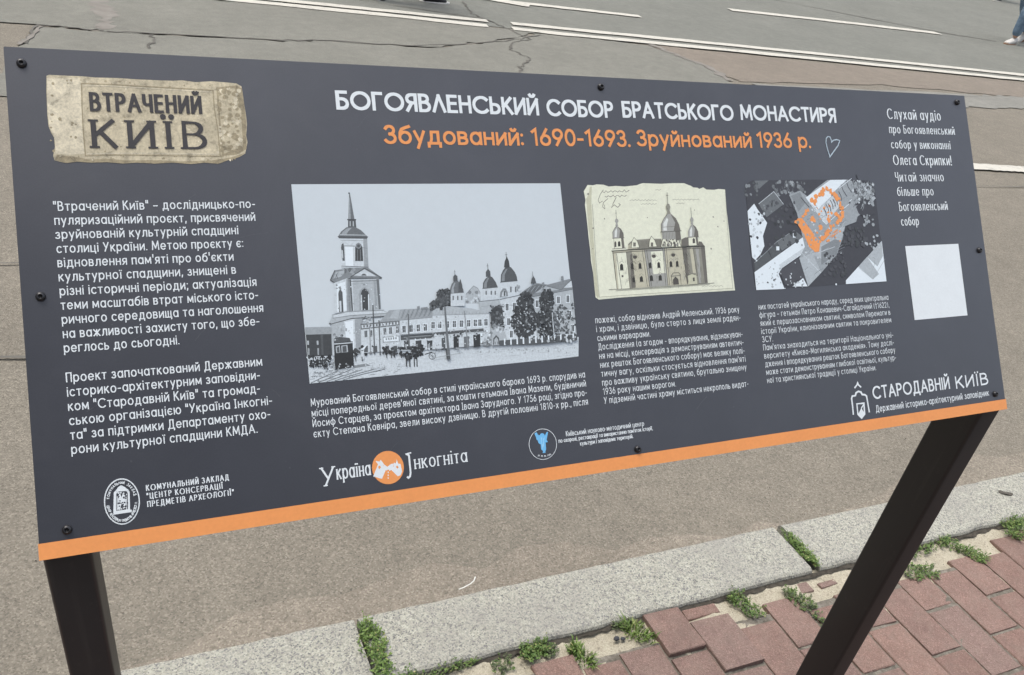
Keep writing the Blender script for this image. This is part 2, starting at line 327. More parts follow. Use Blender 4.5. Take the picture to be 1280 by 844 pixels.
for k in range(-24, 40):
    xa = colx.get(k, x_of(k)); xb = colx.get(k+1, x_of(k+1)); g_ = random.uniform(.0045, .007)
    if k in first: t, e = first[k]
    else: t, e = (.965+.018*(k*.1)+random.uniform(-.03, .01), .81 if k % 2 else .71)
    if k == -3: t, e = .943, .77
    y1 = t; y0 = e
    j = 0
    while y0 > -1.6:
        z = -.012+random.uniform(-.0012, .0012); tl_ = (random.uniform(-.010, .010), random.uniform(-.007, .007))
        if k == 0 and j == 0: z = -.003; tl_ = (-.015, -.03)
        if k == 1 and j == 0: z = -.005; tl_ = (.02, -.03)
        brick_box(bm, xa+g_*.5+random.uniform(-.001, .001), xb-g_*.5, y0+g_*.8, y1-g_*.8, z, tilt=tl_)
        y1 = y0; y0 -= .2+random.uniform(-.003, .003); j += 1
brick_box(bm, 1.070, 1.162, .957, .982, -.013, tilt=(.03, .1)); brick_box(bm, .503, .548, .957, .984, -.02); brick_box(bm, 1.478, 1.535, .955, .972, -.018)
brick_box(bm, 1.40, 1.455, .955, .985, -.02)
struct(from_bm('pavement', bm, MAT['brick']))
# sandy fill standing unevenly in the joints
vs, fs = [], []
nx, ny = 230, 66
for i in range(nx+1):
    for j in range(ny+1):
        x = .1+2.7*i/nx; y = .28+.64*j/ny
        vs.append((x, y, -.0172+.0020*math.sin(x*23+y*9)*math.sin(y*31-x*5)+random.uniform(-.0022, .0022)))
for i in range(nx):
    for j in range(ny): a = i*(ny+1)+j; fs.append([a, a+ny+1, a+ny+2, a+1])
struct(make('joint_fill', vs, fs, MAT['joint'], smooth=True))
# bedding sand showing along the ragged edge
vs, fs = [], []
nx, ny = 150, 8
for i in range(nx+1):
    for j in range(ny+1):
        x = -1.2+4.6*i/nx; y0 = .80; y1 = kerb_in(x)+.012; y = y0+(y1-y0)*j/ny
        vs.append((x, y, -.0205+.004*math.sin(x*31+y*17)+.003*random.uniform(-1, 1)))
for i in range(nx):
    for j in range(ny): a = i*(ny+1)+j; fs.append([a, a+ny+1, a+ny+2, a+1])
struct(make('bedding_sand', vs, fs, MAT['sand'], smooth=True))

# ------------------------------------------------------------------ information board
TILT = 0.9104; BW, BH = 1.2, .4543
TL = Vector((-.1286, .8507, EYE-.2281))
ey = Vector((0, -math.cos(TILT), -math.sin(TILT))); nz = Vector((1, 0, 0)).cross(-ey)
root = bpy.data.objects.new('information_board', None); COL.objects.link(root); root.location = (.47, .6, -.012)
tag(root, 'dark grey tilted history board with white lettering and orange lower edge on black posts', 'information board')
BM = Matrix((Vector((1, 0, 0)), -ey, nz)).transposed().to_4x4(); BM.translation = TL
bpy.context.view_layer.update()
inv = Matrix.Translation(root.location).inverted()
TH = .004
bm = bmesh.new(); bmesh.ops.create_cube(bm, size=1)
for v in bm.verts: v.co = Vector(((v.co.x+.5)*BW, (v.co.y-.5)*BH, (v.co.z-.5)*TH))
bmesh.ops.bevel(bm, geom=bm.edges[:], offset=.0006, segments=2, affect='EDGES')
panel = from_bm('panel', bm, MAT['board'], root); panel.matrix_local = inv @ BM
STRIPE = .4406
# orange lower edge wraps round the sheet edge
vs = [(-.0006, -STRIPE, .0005), (BW+.0006, -STRIPE, .0005), (BW+.0006, -BH-.0006, .0005), (-.0006, -BH-.0006, .0005), (BW+.0006, -BH-.0006, -TH), (-.0006, -BH-.0006, -TH), (BW+.0006, -STRIPE, -TH), (-.0006, -STRIPE, -TH)]
make('orange_stripe', vs, [[3, 2, 1, 0], [5, 4, 2, 3], [2, 4, 6, 1], [0, 7, 5, 3]], MAT['ink_orange'], panel)

# --- flat print builder: layered sheets a few hundredths of a millimetre apart
class Print:
    def __init__(s): s.v = []; s.f = []; s.m = []; s.mats = []; s.box = []
    def mi(s, key):
        n = ARTC.get(key, key)
        if n not in s.mats: s.mats.append(n)
        return s.mats.index(n)
    def layer(s, pts):
        x0 = min(p[0] for p in pts); x1 = max(p[0] for p in pts); y0 = min(p[1] for p in pts); y1 = max(p[1] for p in pts); L = 0
        for b in s.box:
            if b[4] >= L and b[0] < x1 and b[1] > x0 and b[2] < y1 and b[3] > y0: L = b[4]+1
        s.box.append((x0, x1, y0, y1, L)); return L
    def poly(s, key, pts, z=None):
        if z is None: z = .0003+.00002*s.layer(pts)
        a = sum(p[0]*q[1]-q[0]*p[1] for p, q in zip(pts, pts[1:]+pts[:1]))
        if a < 0: pts = pts[::-1]
        b = len(s.v); s.v += [(x, y, z) for x, y in pts]; s.f.append(list(range(b, b+len(pts)))); s.m.append(s.mi(key))
    def stroke(s, key, pts, a, b=None, z=None, closed=False, cap=0):
        b = a if b is None else b
        if z is None: z = .0003+.00002*s.layer([(x+d, y+d) for x, y in pts for d in (-a, a)])
        n = len(pts); base = len(s.v); seg = []
        for i in range(n if closed else n-1):
            p, q = pts[i], pts[(i+1) % n]; L = math.hypot(q[0]-p[0], q[1]-p[1]) or 1e-9; seg.append(((q[0]-p[0])/L, (q[1]-p[1])/L))
        for i, (x, y) in enumerate(pts):
            if closed: t1, t2 = seg[i-1], seg[i % len(seg)]
            else: t1, t2 = seg[max(0, i-1)], seg[min(len(seg)-1, i)]
            tx, ty = t1[0]+t2[0], t1[1]+t2[1]; L = math.hypot(tx, ty)
            if L < .25: tx, ty = t2; L = 1; k = 1
            else: k = min(2.0, 2/L)
            tx /= math.hypot(tx, ty) or 1; ty /= math.hypot(tx, ty) or 1
            h1 = math.hypot(a*t1[1], b*t1[0]); h2 = math.hypot(a*t2[1], b*t2[0]); h = (h1+h2)/2*k
            if cap and not closed:
                if i == 0: x -= tx*cap; y -= ty*cap
                if i == n-1: x += tx*cap; y += ty*cap
            zi = z+1.5e-6*i; s.v += [(x-ty*h, y+tx*h, zi), (x+ty*h, y-tx*h, zi)]
        for i in range(n if closed else n-1):
            j = (i+1) % n; s.f.append([base+2*i, base+2*i+1, base+2*j+1, base+2*j]); s.m.append(s.mi(key))
    def build(s, name, parent):
        o = make(name, s.v, s.f, [MAT[k] for k in s.mats], parent, s.m)
        bm = bmesh.new(); bm.from_mesh(o.data)
        bmesh.ops.triangulate(bm, faces=[f for f in bm.faces if len(f.verts) > 4], ngon_method='EAR_CLIP'); bmesh.ops.recalc_face_normals(bm, faces=bm.faces)
        for f in bm.faces:
            if f.normal.z < 0: f.normal_flip()
        bm.to_mesh(o.data); bm.free(); return o

ART = """\
@square
p ks 0 2392,1263 2963,2 -3,1972 -2955,14
p k8 0 2402,3000 246,8 512,-24 683,56 750,-40 787,17 -28,220 -2947,14
s k5 5 2638,3091 19,-1
s k5 5 2463,3155 46,-1
s k7 5 2659,3121 39,-6
s k7 5 3237,3231 43,-4
s k7 5 2577,3152 16,-5
s k4 5 2594,3144 22,-4
s k7 5 3204,3129 37,-7
s k4 5 2464,3227 26,-4
s k5 5 3296,3143 28,-6
s k6 5 2692,3083 50,-9
s k7 5 3115,3240 29,-2
s k5 5 3284,3164 29,0
s k7 5 2456,3089 52,-4
s k5 5 2522,3075 39,-5
s k7 5 2972,3149 45,-3
s k5 5 2807,3094 41,-3
s k7 5 2617,3104 25,-2
s k6 5 2622,3221 49,-1
s k6 5 2517,3166 34,0
s k5 5 2602,3222 29,-7
s k5 5 2471,3238 18,-11
s k6 5 2521,3238 48,-6
s k4 5 2854,3165 24,-1
s k5 5 2513,3209 36,-8
s k4 5 2597,3187 49,-3
s k7 5 2480,3188 37,-1
s k6 5 2750,3207 27,-4
s k5 5 2471,3236 44,-2
s k7 5 2504,3083 35,-4
s k5 5 3241,3219 42,-9
s k7 5 2872,3112 49,0
s k6 5 2549,3154 42,1
s k4 5 2704,3169 36,-4
s k5 5 2804,3134 53,-4
s k4 5 3061,3193 47,-5
s k7 5 3005,3161 54,-2
s k5 5 2821,3184 28,-11
s k6 5 2591,3208 19,-8
s k6 5 2567,3223 46,-7
s k4 5 3140,3241 43,-7
s k4 5 3000,3221 49,0
s k7 5 2882,3128 36,-5
s k7 5 2836,3214 28,-4
s k7 5 2426,3090 30,-4
s k7 5 2434,3152 38,-3
s k4 5 2498,3109 49,-7
s k6 5 2553,3109 22,-9
s k6 5 2657,3164 24,-11
s k7 5 2489,3110 38,-6
s k5 5 2577,3095 48,-6
s k7 5 2939,3173 35,0
s k4 5 2561,3221 36,-2
s k6 5 2796,3114 27,-7
s k6 5 2693,3209 48,-7
s k5 5 2627,3168 49,-3
s k5 5 3085,3158 21,-8
s k5 5 3283,3200 28,-10
s k6 5 2908,3243 23,-1
s k5 5 2442,3183 41,0
s k6 5 2404,3213 48,-8
s k5 5 2415,3186 48,-6
s k6 5 2997,3110 46,-8
s k4 5 2689,3193 28,-2
s k4 5 2611,3120 25,-4
s k6 5 2482,3241 42,-9
s k6 5 2653,3112 40,0
s k6 5 2961,3131 21,-11
s k6 5 2689,3172 41,-9
s k7 5 3185,3206 42,-7
s k6 5 2558,3200 50,-5
s k4 5 2511,3099 38,-5
s k6 5 2717,3151 44,1
s k4 6 2409,3247 104,-40 175,-60
s k4 6 2486,3247 131,-40 189,-53
s k4 6 2564,3246 158,-40 204,-45
s k4 6 2642,3246 186,-41 219,-37
s k4 6 2721,3246 214,-41 234,-30
s k7 4 3203,2998 68,-6
s k7 4 3289,3094 80,-2
s k7 4 4526,3159 70,-3
s k7 4 5254,3101 53,-2
s k7 4 4831,3151 168,3
s k7 4 2951,3005 119,1
s k7 4 3169,3033 93,-1
s k7 4 3889,3025 49,-10
s k7 4 4596,3082 62,-4
s k7 4 4153,3120 104,-8
s k7 4 4084,3045 119,-2
s k7 4 4257,3102 49,-6
s k7 4 4776,3051 54,-2
s k7 4 3503,3061 79,-6
s k7 4 3239,3029 117,-1
s k7 4 5178,3213 84,-2
s k7 4 4104,3102 90,-8
s k7 4 3298,3060 56,-10
s k7 4 4244,3142 63,-8
s k7 4 4262,2997 146,-4
s k7 4 3024,3165 126,1
s k7 4 4124,3060 52,-6
s k7 4 4946,3076 110,1
s k7 4 4482,3158 157,5
s k7 4 3821,2997 107,-7
s k7 4 4893,3050 104,3
s k7 4 3822,3158 78,-8
s k7 4 5172,3193 77,-10
s k7 4 5082,3215 50,0
s k7 4 3515,3078 91,2
s k7 4 4360,3102 124,-1
s k7 4 4134,3086 54,-5
s k7 4 3166,2968 126,2
s k7 4 3632,3035 110,4
s k7 4 4372,3008 163,7
s k7 4 4685,3109 101,0
s k7 4 3670,3129 104,-2
s k7 4 3411,3097 62,-5
s k7 4 4390,3085 118,-2
s k7 4 3280,3168 119,-2
p k4 0 2958,1357 -33,276 64,2 -21,-264
p k6 0 2956,1398 -25,236 19,0 11,-222
p k2 0 2968,1358 -4,7 -7,3 -6,-3 -2,-7 3,-7 7,-2 6,3
p k2 0 2913,1624 93,3 -4,14 -87,-4
p k3 0 2922,1636 77,2 0,74 -84,-2
p k7 0 2937,1647 11,1 -5,51 -11,0
p k7 0 2968,1648 12,0 -3,52 -13,0
p k4 0 2808,1798 33,-47 58,-42 81,-6 65,40 37,42 25,26
p k6 0 2835,1787 25,-35 46,-34 46,-2 -41,37 -19,35
p k3 0 2800,1798 312,13 -16,23 -282,-15
p k7 0 2828,1778 261,13 5,9 -272,-11
p k8 0 2824,1822 275,11 -14,298 -272,-12
p k6 0 3058,1831 41,2 -14,298 -44,-2
p k9 0 2868,1902 78,2 -14,204 -78,-3
p k2 0 2956,2057 12,-138 14,-34 25,-14 24,16 11,34 -5,140
p k5 0 3034,1905 -6,15 -12,10 -15,4 -14,-5 -10,-11 -3,-15 5,-15 12,-11 16,-3 14,4 10,12
p k3 0 3020,1904 -4,10 -9,5 -10,0 -7,-6 -2,-10 4,-9 8,-6 10,0 8,6
s k5 5 2991,1940 -11,116
s k5 5 3019,1941 -8,116
p k3 0 2826,1914 10,-34 16,-9 5,30 -6,150 -22,-1
p k8 0 2829,1941 11,1 -2,81 -8,0
s k4 7 2839,1898 128,7
s k5 6 3041,1924 54,6
s k6 5 2826,1841 271,11
s k4 7 2812,2103 276,23
s k6 6 2810,2122 274,17
p k5 0 2688,2239 54,-96 159,-16 176,1 135,113 -320,-15 -162,43
p k7 0 2718,2227 33,-67 107,-12 -59,63
c k4|k3|k6 12/11/21/0 2780,2129 160,7 -165,53
p k8 0 2923,2206 118,-60 120,79
p k3 0 3004,2209 15,-18 24,1 15,20
s k3 8 2892,2220 151,-85 169,106
s k3 9 2891,2231 320,16
s k3 9 2688,2240 40,29 163,-38
s k3 7 2688,2240 54,-97
s k5 5 2724,2242 50,-78
s k3 5 2749,2181 15,48
p k8 0 2721,2271 130,-40 39,16 290,3 -8,320 -350,0 -122,5
p k7 0 2911,2248 252,7 -5,312 -263,-1
p k9 0 2746,2287 89,-24 -14,293 -91,10
p k5 0 2848,2238 35,-2 -15,329 -40,2
p k3 0 2882,2241 13,1 -8,321 -16,2
p k6 0 2850,2238 11,-1 -17,329 -11,2
p k4 0 3153,2254 27,-1 -10,309 -22,4
p k6 0 3121,2267 25,-2 -9,295 -25,4
p k6 0 2950,2564 14,-171 17,-40 43,-27 38,28 14,45 -13,167
p k2 0 2971,2563 11,-169 13,-33 29,-20 31,23 7,39 -13,162
p k8 0 2981,2408 10,-4 -9,157 -11,2
p k9 0 3053,2405 10,-2 -11,160 -10,2
p k3 0 2745,2570 10,-189 11,-33 16,-9 16,31 -8,200
p k8 0 2758,2456 19,-2 -5,110 -18,1
s k4 6 2888,2263 263,5
s k6 5 2899,2291 250,2
p k5 0 3036,2305 -4,5 -9,2 -9,-3 -3,-6 4,-5 9,-2 9,3
c k5|k6 6/8/15/0 2739,2287 47,2 -51,44
p k7 0 2642,2662 41,-75 140,-20 379,11 62,39 -16,21 -381,-1 -216,44
p k8 0 2685,2598 137,-23 371,10 38,22 -374,-3 -168,21
s k3 10 2639,2670 15,12 213,-42 387,-1
s k5 6 2677,2624 179,-14 374,0
s k5 6 2672,2592 151,-25 379,8
p k8 0 2659,2685 194,-38 121,-3 -37,335 -78,36 -223,-18
p k7 0 2659,2685 126,-24 1,132 -113,5 -24,200 -16,-2
p k6 0 2893,2650 81,-6 -38,348 -60,14
p k9 0 2797,2670 81,-10 -21,312 -76,21
p k6 0 2745,2729 19,2 -3,30 -18,-1
p k6 0 2792,2733 18,1 -3,31 -18,-2
p k6 0 2397,2769 4,-74 250,13 -1,72
p k2 0 2402,2769 248,11 -12,217 -237,-10
p k3 0 2544,2780 22,2 -11,208 -20,1
p k7 0 2407,2830 18,0 -1,41 -17,0
p k6 0 2408,2902 16,0 -4,67 -15,0
p k7 0 2499,2837 18,0 -1,41 -17,0
p k6 0 2500,2910 16,0 -4,67 -15,0
p k8 0 2383,2986 253,11 16,38 -249,-11
p k5 0 2836,3113 135,-10 41,25 -176,13
p k1 0 2667,2866 186,4 -10,256 -191,12
p k0 0 2663,2983 186,-3 -6,146 -191,12
p k7 0 2680,2907 43,-7 -1,72 -42,2
p k7 0 2736,2904 61,-3 2,72 -65,0
p k3 0 2690,2919 24,-4 0,54 -23,0
p k3 0 2746,2913 40,-4 0,60 -42,2
p k8 0 2667,2877 183,1 1,9 -183,1
p k3 0 2669,2831 29,-21 127,23 13,36 -172,0
c k3|k5|k7 14/8/17/0 2675,2782 85,6 -92,62
p k6 0 2642,3074 15,1 0,61 -14,-1
s k1 12 2453,3001 -6,101
s k1 12 2476,2994 -7,103
s k1 12 2498,2995 -7,104
s k1 12 2520,2997 -7,99
s k1 12 2541,3002 -6,100
s k1 12 2563,3002 -8,120
s k1 12 2585,3003 -9,130
c k0|k1|k1|k2 34/12/22/0 2414,2978 235,20 -244,84
c k8|k7 9/5/9/0 2422,2989 213,18 -218,47
c k7|k5 5/8/13/0 2619,3032 39,4 -45,68
p k8 0 2947,2759 397,-15 -17,256 -397,-5
p k6 0 3133,2691 175,-98 69,10 -21,98 -197,2
p k4 0 2947,2699 399,-5 1,47 -397,18
p k8 0 2957,2714 379,-9 1,27 -378,14
p k4 0 2975,2715 17,1 -3,24 -16,-1
p k4 0 3008,2714 16,1 -2,24 -16,-1
p k4 0 3041,2713 16,1 -2,24 -17,-1
p k4 0 3073,2712 17,1 -3,25 -16,-2
p k4 0 3106,2711 17,1 -3,25 -16,-2
p k4 0 3139,2710 17,1 -3,25 -16,-2
p k4 0 3172,2709 17,1 -3,25 -16,-1
p k4 0 3206,2708 16,1 -2,25 -17,-1
p k4 0 3239,2707 16,1 -2,25 -17,-1
p k4 0 3272,2706 17,1 -3,25 -16,-1
p k4 0 3306,2705 16,1 -2,25 -17,-1
p k3 0 2982,2774 27,-1 -3,64 -27,1
s k7 4 2996,2775 -4,61
p k3 0 3032,2773 28,-1 -4,65 -27,1
s k7 4 3046,2774 -3,62
p k3 0 3178,2761 28,-1 -3,65 -28,1
s k7 4 3192,2762 -3,62
p k3 0 3237,2758 28,-1 -4,66 -28,0
s k7 4 3250,2759 -3,63
p k3 0 3310,2752 27,-1 -3,66 -28,1
s k7 4 3323,2753 -3,63
p k5 0 3162,2851 174,-3 -3,62 -174,-2
p k9 0 3169,2857 158,-2 -1,47 -158,-2
p k5 0 3192,2861 14,1 -2,22 -14,-1
p k5 0 3217,2861 14,1 -2,22 -14,-1
p k5 0 3242,2861 14,1 -2,22 -14,-1
p k5 0 3267,2861 14,1 -2,22 -14,-2
p k5 0 3292,2861 14,1 -2,21 -14,-1
p k3 0 2961,2927 41,-2 -4,64 -40,2
p k3 0 3055,2935 41,-2 -3,64 -41,2
p k3 0 3177,2944 42,-2 -4,65 -41,2
p k3 0 3260,2951 42,-2 -4,65 -42,2
c k6|k4|k8 16/8/16/0 2989,2632 94,6 -101,64
p k6 0 3147,2692 107,-111 154,-1 481,10 -9,87 -523,13
p k7 0 3246,2663 63,-76 56,-4 -23,89
s k7 4 3349,2675 45,-91
s k4 4 3373,2675 45,-90
s k7 4 3397,2674 45,-88
s k4 4 3421,2673 45,-86
s k7 4 3445,2673 45,-86
s k4 4 3469,2672 45,-84
s k7 4 3493,2672 45,-83
s k4 4 3517,2671 45,-82
s k7 4 3541,2670 46,-80
s k4 4 3566,2670 45,-79
s k7 4 3590,2669 45,-78
s k4 4 3614,2669 45,-77
s k7 4 3639,2668 45,-75
s k4 4 3663,2667 45,-74
s k7 4 3688,2667 45,-73
s k4 4 3712,2666 45,-71
s k7 4 3737,2666 45,-70
s k4 4 3762,2665 45,-69
s k7 4 3787,2664 44,-67
s k4 4 3811,2664 45,-66
s k7 4 3836,2663 45,-65
s k4 4 3861,2663 45,-64
p k5 0 3551,2561 29,-6 0,33 -29,4
p k5 0 3592,2575 72,-4 1,25 -72,1
p k8 0 3355,2689 525,-12 -17,171 -515,-5
s k5 6 3354,2692 526,-12
s k5 5 3348,2840 515,5
p k9 0 3372,2744 47,1 -8,83 -45,0
p k3 0 3377,2751 35,0 -6,69 -33,0
s k7 4 3395,2753 -5,66
p k9 0 3446,2743 48,1 -8,84 -45,-1
p k3 0 3451,2751 36,-1 -6,69 -34,0
s k7 4 3470,2752 -6,66
p k9 0 3523,2742 48,1 -8,84 -46,-1
p k3 0 3528,2750 35,-1 -5,69 -34,1
s k7 4 3546,2751 -5,66
p k9 0 3599,2741 48,1 -8,84 -46,0
p k3 0 3604,2749 35,-1 -5,70 -35,0
s k7 4 3622,2750 -5,66
p k9 0 3676,2740 49,1 -8,85 -47,-1
p k3 0 3681,2748 36,-1 -5,70 -35,0
s k7 4 3700,2749 -6,67
p k9 0 3757,2739 50,1 -9,85 -47,-1
p k3 0 3762,2747 37,-1 -6,70 -35,0
s k7 4 3781,2748 -5,67
p k9 0 3842,2738 49,1 -8,85 -47,0
p k3 0 3847,2746 36,-1 -5,70 -35,1
s k7 4 3866,2747 -6,67
p k3 0 3350,2849 512,4 -5,51 -509,-6
p k5 0 3380,2865 443,2 -2,11 -440,-2
p k8 0 3348,2898 509,6 -13,122 -504,-19
p k2 0 3378,2906 62,-2 -6,97 -61,-2
p k6 0 3383,2940 23,-1 -2,51 -23,1
p k2 0 3501,2915 63,-2 -7,98 -61,-2
p k6 0 3506,2950 23,-1 -2,51 -23,1
p k2 0 3622,2925 63,-2 -7,98 -62,-2
p k6 0 3627,2960 23,-1 -3,51 -23,1
p k2 0 3772,2936 64,-2 -7,99 -62,-2
p k6 0 3777,2972 23,-1 -2,51 -23,1
c k7|k9|k6|k7 60/4/9/0 3023,2702 328,23 -352,232
c k7|k9|k6|k5 60/4/11/0 3344,2876 512,39 -524,83
c k7|k9|k6 40/4/8/0 3360,2712 513,35 -524,74
c k6|k7|k8 30/4/8/0 2676,2691 278,20 -287,79
c k7|k6|k9 36/4/8/0 2740,2280 444,23 -468,244
c k7|k7|k6|k8 90/4/9/0 2436,3056 959,84 -966,-13
c k6|k5|k7 60/4/9/0 2429,3134 442,40 -447,14
c k0|k1|k2|k3 40/10/21/0 3155,2959 228,18 -235,60
c k0|k1|k1|k2 40/11/22/0 3389,2970 134,11 -147,117
c k0|k1|k2 22/11/20/0 3519,2955 77,6 -88,100
s k1 9 3185,3013 0,52
s k1 9 3232,3017 1,52
s k1 9 3267,3020 0,52
s k1 9 3336,3026 0,52
s k0 11 3386,3085 -5,88
s k0 11 3421,3088 -5,89
s k0 11 3470,3092 -5,89
s k0 11 3498,3094 -5,89
s k2 6 3700,3089 -7,17 -14,12 -18,3 -18,-6 -11,-14 -3,-18 6,-16 14,-12 19,-3 17,6 12,14 3,17
s k3 4 3629,3083 71,6
s k3 4 3668,3052 -7,69
s k3 4 3642,3061 44,51
s k1 9 3586,3063 82,-18
c k2|k4|k0 18/11/20/0 2861,2919 194,16 -204,90
p k9 0 2924,2964 44,-36 32,-14 -39,47
p k8 0 2927,2975 32,-2 -5,88 -30,0
s k3 8 2866,3007 3,67
s k2 8 2932,3032 2,44
p k4 0 3445,2632 14,1 -25,335 -14,-1
p k3 0 3087,2516 12,1 -30,500 -12,-1
p k5 0 3034,2730 9,1 -17,282 -9,0
p k3 0 3134,2676 11,0 -20,357 -11,-1
c k2|k2|k3|k1|k4 130/9/22/1 3773,2386 208,12 -228,184
c k3|k4|k2 44/7/17/1 3682,2513 135,8 -145,89
p k3 0 3825,2561 17,1 -9,568 -20,-2
s k5 6 3745,2605 -9,426
p k8 0 3707,2658 629,17 -13,344 -653,-1
p k7 0 3711,2619 35,-22 135,-19 259,39 196,58 -2,16 -628,-29
s k5 5 3706,2663 629,25
s k6 4 3740,2656 19,-57
s k6 4 3776,2658 19,-54
s k6 4 3813,2661 18,-53
s k6 4 3849,2663 19,-50
s k6 4 3886,2665 18,-48
s k6 4 3922,2668 19,-46
s k6 4 3959,2670 18,-43
s k6 4 3996,2673 18,-42
s k6 4 4033,2675 18,-39
s k6 4 4070,2677 18,-36
s k6 4 4108,2680 17,-35
s k6 4 4145,2682 17,-32
s k6 4 4183,2685 17,-30
s k6 4 4220,2687 17,-28
s k6 4 4258,2690 17,-26
s k6 4 4296,2692 16,-23
p k9 0 3685,2726 46,3 -9,83 -45,-3
p k3 0 3689,2733 35,2 -7,67 -35,-3
s k8 4 3706,2734 -7,67
s k8 3 3687,2758 34,3
p k9 0 3758,2727 46,3 -9,83 -46,-3
p k3 0 3762,2734 34,2 -6,67 -35,-2
s k8 4 3778,2735 -7,67
s k8 3 3759,2759 35,3
p k9 0 3841,2729 46,3 -8,83 -47,-4
p k3 0 3845,2735 35,3 -7,67 -35,-3
s k8 4 3862,2736 -7,67
s k8 3 3842,2761 35,2
p k9 0 3918,2730 46,3 -8,83 -47,-3
p k3 0 3922,2737 35,2 -7,67 -35,-2
s k8 4 3939,2738 -7,67
s k8 3 3919,2762 35,3
p k9 0 3995,2731 47,3 -9,84 -47,-4
p k3 0 3999,2738 36,2 -7,68 -36,-3
s k8 4 4016,2739 -7,67
s k8 3 3997,2763 35,3
p k9 0 4077,2732 47,3 -9,84 -47,-3
p k3 0 4081,2739 36,2 -8,68 -35,-2
s k8 4 4098,2740 -7,68
s k8 3 4078,2765 36,2
p k9 0 4152,2733 47,4 -9,84 -47,-4
p k3 0 4156,2740 36,3 -7,68 -36,-3
s k8 4 4173,2741 -7,68
s k8 3 4153,2766 36,3
p k9 0 4203,2734 48,3 -9,85 -48,-4
p k3 0 4208,2741 36,2 -8,69 -36,-3
s k8 4 4225,2742 -8,68
s k8 3 4205,2767 36,2
p k9 0 4272,2735 49,4 -10,84 -48,-3
p k3 0 4277,2742 36,3 -7,68 -37,-3
s k8 4 4294,2743 -7,69
s k8 3 4274,2768 36,3
p k3 0 3688,2844 568,-4 2,43 -575,5
p k8 0 3701,2874 551,-1 -1,8 -551,4
c k3|k2|k5|k8 26/10/18/0 3688,2844 553,41 -559,19
p k1 0 3911,2905 58,-5 -9,119 -57,2
p k1 0 4132,2903 80,-7 -11,136 -76,0
p k3 0 3781,2908 40,-1 -9,116 -40,0
p k4 0 4025,2914 58,-2 -8,113 -58,2
c k5|k4|k7|k9 24/10/21/0 4226,2864 120,9 -138,153
c k2|k3|k3|k4 90/8/20/1 3771,2385 171,9 -190,179
c k3|k2|k4 16/13/23/0 3721,2515 99,6 -108,82
p k8 0 3929,2442 145,1 -1,144 -159,-4
p k4 0 3925,2448 4,-55 20,-47 34,-31 37,-2 33,44 21,57 0,33
p k6 0 3936,2439 9,-51 32,-54 17,1 -26,54 -2,55
p k3 0 4014,2440 13,-94 26,-51 13,70 -1,75
p k3 0 3972,2321 2,-51 23,-26 25,21 -3,55
s k4 5 3995,2247 3,-49
s k4 4 3988,2217 18,0
p k4 0 3946,2472 15,1 -5,45 -15,-1
p k4 0 3996,2475 16,1 -5,45 -15,-1
p k4 0 4040,2477 16,1 -5,45 -15,0
p k7 0 4078,2561 22,-97 53,-54 45,-35 42,28 26,54 -6,115
c k5|k6|k8 18/12/22/0 4108,2432 146,8 -158,106
s k5 5 4100,2464 53,-49 45,-39 42,27 26,54
p k8 0 4263,2546 35,-133 173,-11 -4,136
p k3 0 4298,2413 10,-62 29,-42 42,-27 39,8 35,55 21,64
p k5 0 4310,2404 12,-52 44,-54 18,1 -31,54 -9,53
p k3 0 4348,2287 4,-53 29,-35 23,31 -1,58
s k3 5 4380,2207 1,-64
s k4 4 4366,2169 25,-1
p k4 0 4327,2438 15,0 -4,43 -16,-1
p k4 0 4386,2441 16,1 -5,42 -16,0
p k4 0 4431,2443 16,1 -5,43 -15,-1
s k4 6 4291,2413 183,-7
p k7 0 4234,2546 237,-11 -6,132 -219,2
s k4 7 4233,2551 237,-8
s k6 5 4253,2604 210,-3
p k8 0 4472,2522 36,-168 201,-9 4,129 -27,48
p k3 0 4512,2351 12,-79 30,-49 36,-35 60,6 39,56 18,47 2,51
p k5 0 4524,2342 15,-73 49,-57 21,-3 -42,65 -8,70
p k2 0 4568,2194 15,-66 31,-53 19,51 3,71
s k3 5 4608,2089 2,-64
s k3 4 4593,2055 30,-1
s k3 7 4505,2354 207,-6
p k5 0 4483,2516 13,-54 33,-40 32,2 20,42 -1,45
p k8 0 4505,2510 12,-39 24,-28 18,31 -1,36
p k3 0 4536,2452 18,1 -6,53 -17,-1
p k4 0 4616,2407 18,1 -7,61 -18,-1
p k4 0 4673,2410 18,1 -7,61 -18,-1
c k8|k6|k5 8/11/20/0 4691,2397 81,4 -90,79
p k8 0 4476,2539 230,-40 160,29 496,-61 -12,548 -829,26 -55,-225
p k7 0 4866,2528 496,-61 -12,548 -486,16
p k5 0 4706,2502 78,-50 135,-68 145,26 278,-51 19,111 -495,61
p k7 0 4885,2495 144,-70 169,50
p k4 0 4769,2485 76,-60 91,-29 90,22 -157,83
p k8 0 5238,2457 119,-77 4,76
s k4 6 4861,2511 169,-93 198,62
s k4 6 5225,2473 133,-106
s k4 7 4475,2542 234,-33 157,25 494,-57
s k5 5 4479,2618 198,-14
s k6 5 4466,2824 151,-6
s k6 5 4920,2696 449,-5
s k7 4 4799,2479 61,-59
s k4 4 4825,2478 59,-59
s k7 4 4850,2478 58,-59
s k4 4 4876,2478 56,-60
s k7 4 4901,2477 55,-59
s k4 4 4927,2477 53,-60
s k7 4 4953,2477 51,-60
s k4 4 4979,2477 49,-61
s k7 4 5004,2476 48,-60
p k3 0 4860,2389 13,-46 23,-43 21,38 6,48
s k4 5 4891,2306 4,-50
p k5 0 5234,2326 31,-5 -1,44 -31,6
p k5 0 4993,2386 28,-6 1,28 -29,5
p k9 0 4533,2583 47,3 -10,89 -47,-3
p k3 0 4539,2592 32,2 -8,73 -32,-2
s k8 3 4555,2593 -8,73
p k9 0 4619,2579 48,2 -10,90 -48,-3
